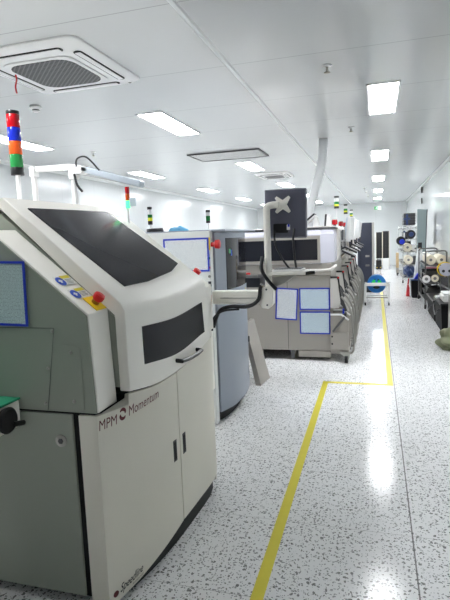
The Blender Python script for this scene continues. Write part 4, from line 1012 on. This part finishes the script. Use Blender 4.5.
MB().prism(rrect(.97, 1.2, .452, .55, .03), 'y', 8.25, 8.7).build('body', M['white'], t, bevel=.012)
MB().prism(rrect(.985, 1.185, .55, .585, .012), 'y', 8.28, 8.67).build('lid', M['sheetwhite'], t, bevel=.006)
t = thing('paper_bundle', 'loose white papers on the black bin beside the white unit', 'paper', (.95, 8.85, .45))
MB().box(.93, 1.0, 8.75, 8.98, .4515, .475).build('sheets', M['paper'], t)
t = thing('metal_box', 'grey metal box with ribbed front at the right picture edge', 'box', (1.12, 7.55, 0))
MB().box(.99, 1.3, 7.3, 7.8, .02, .62).build('body', M['steel'], t, bevel=.01)
for x in (1.04, 1.26):
    for y in (7.36, 7.74): MB().cyl((x, y, 0), (x, y, .022), .02, 10).build('foot', M['rubber'], t)
MB().box(.99, 1.0, 7.32, 7.36, .05, .6).build('edge_strip', M['inkgrey'], t, bevel=.003)
b = MB(); bmesh.ops.create_icosphere(b.bm, subdivisions=5, radius=1)
for v in b.bm.verts:
    c = v.co.copy(); n = 1 + .13 * math.sin(c.x * 5 + c.z * 7 + c.y * 3) + .09 * math.cos(c.y * 8 - c.z * 4) + .04 * math.sin(c.x * 17 + c.y * 13)
    v.co = Vector((1.0 + c.x * .21 * n, 7.05 + c.y * .22 * n, max(.0, .15 + c.z * .18 * n + .07 * c.x)))
tag(b.build('cloth_bag', M['bag'], angle=80), 'crumpled olive cloth bag slumped on the floor at the right picture edge', 'bag')

# ------------------------------------------------------------------ camera and view
def cam_axes(yaw, pitch, roll):
    f = Vector((math.sin(yaw) * math.cos(pitch), math.cos(yaw) * math.cos(pitch), math.sin(pitch)))
    r = f.cross(Vector((0, 0, 1))).normalized(); u = r.cross(f)
    c, s = math.cos(roll), math.sin(roll)
    return c * r + s * u, -s * r + c * u, f
r, u, f = cam_axes(-.29178, -.12152, -.03929)
cam = bpy.data.cameras.new('camera'); co = bpy.data.objects.new('camera', cam); COL.objects.link(co)
co.matrix_world = Matrix(((r.x, u.x, -f.x, 0), (r.y, u.y, -f.y, 0), (r.z, u.z, -f.z, 1.55), (0, 0, 0, 1)))
cam.sensor_fit = 'VERTICAL'; cam.sensor_height = 36.0; cam.lens = 36.0 * 507.1 / 600.0
cam.clip_start = .05; cam.clip_end = 100
S.camera = co
w = bpy.data.worlds.new('world'); S.world = w; w.use_nodes = True
w.node_tree.nodes['Background'].inputs[0].default_value = (.8, .85, .9, 1); w.node_tree.nodes['Background'].inputs[1].default_value = .3
S.view_settings.view_transform = 'Standard'; S.view_settings.look = 'None'; S.view_settings.gamma = 1.0
S.view_settings.use_curve_mapping = False
S.view_settings.exposure = 0.95
S.cycles.use_denoising = True
S.cycles.max_bounces = 10; S.cycles.diffuse_bounces = 6
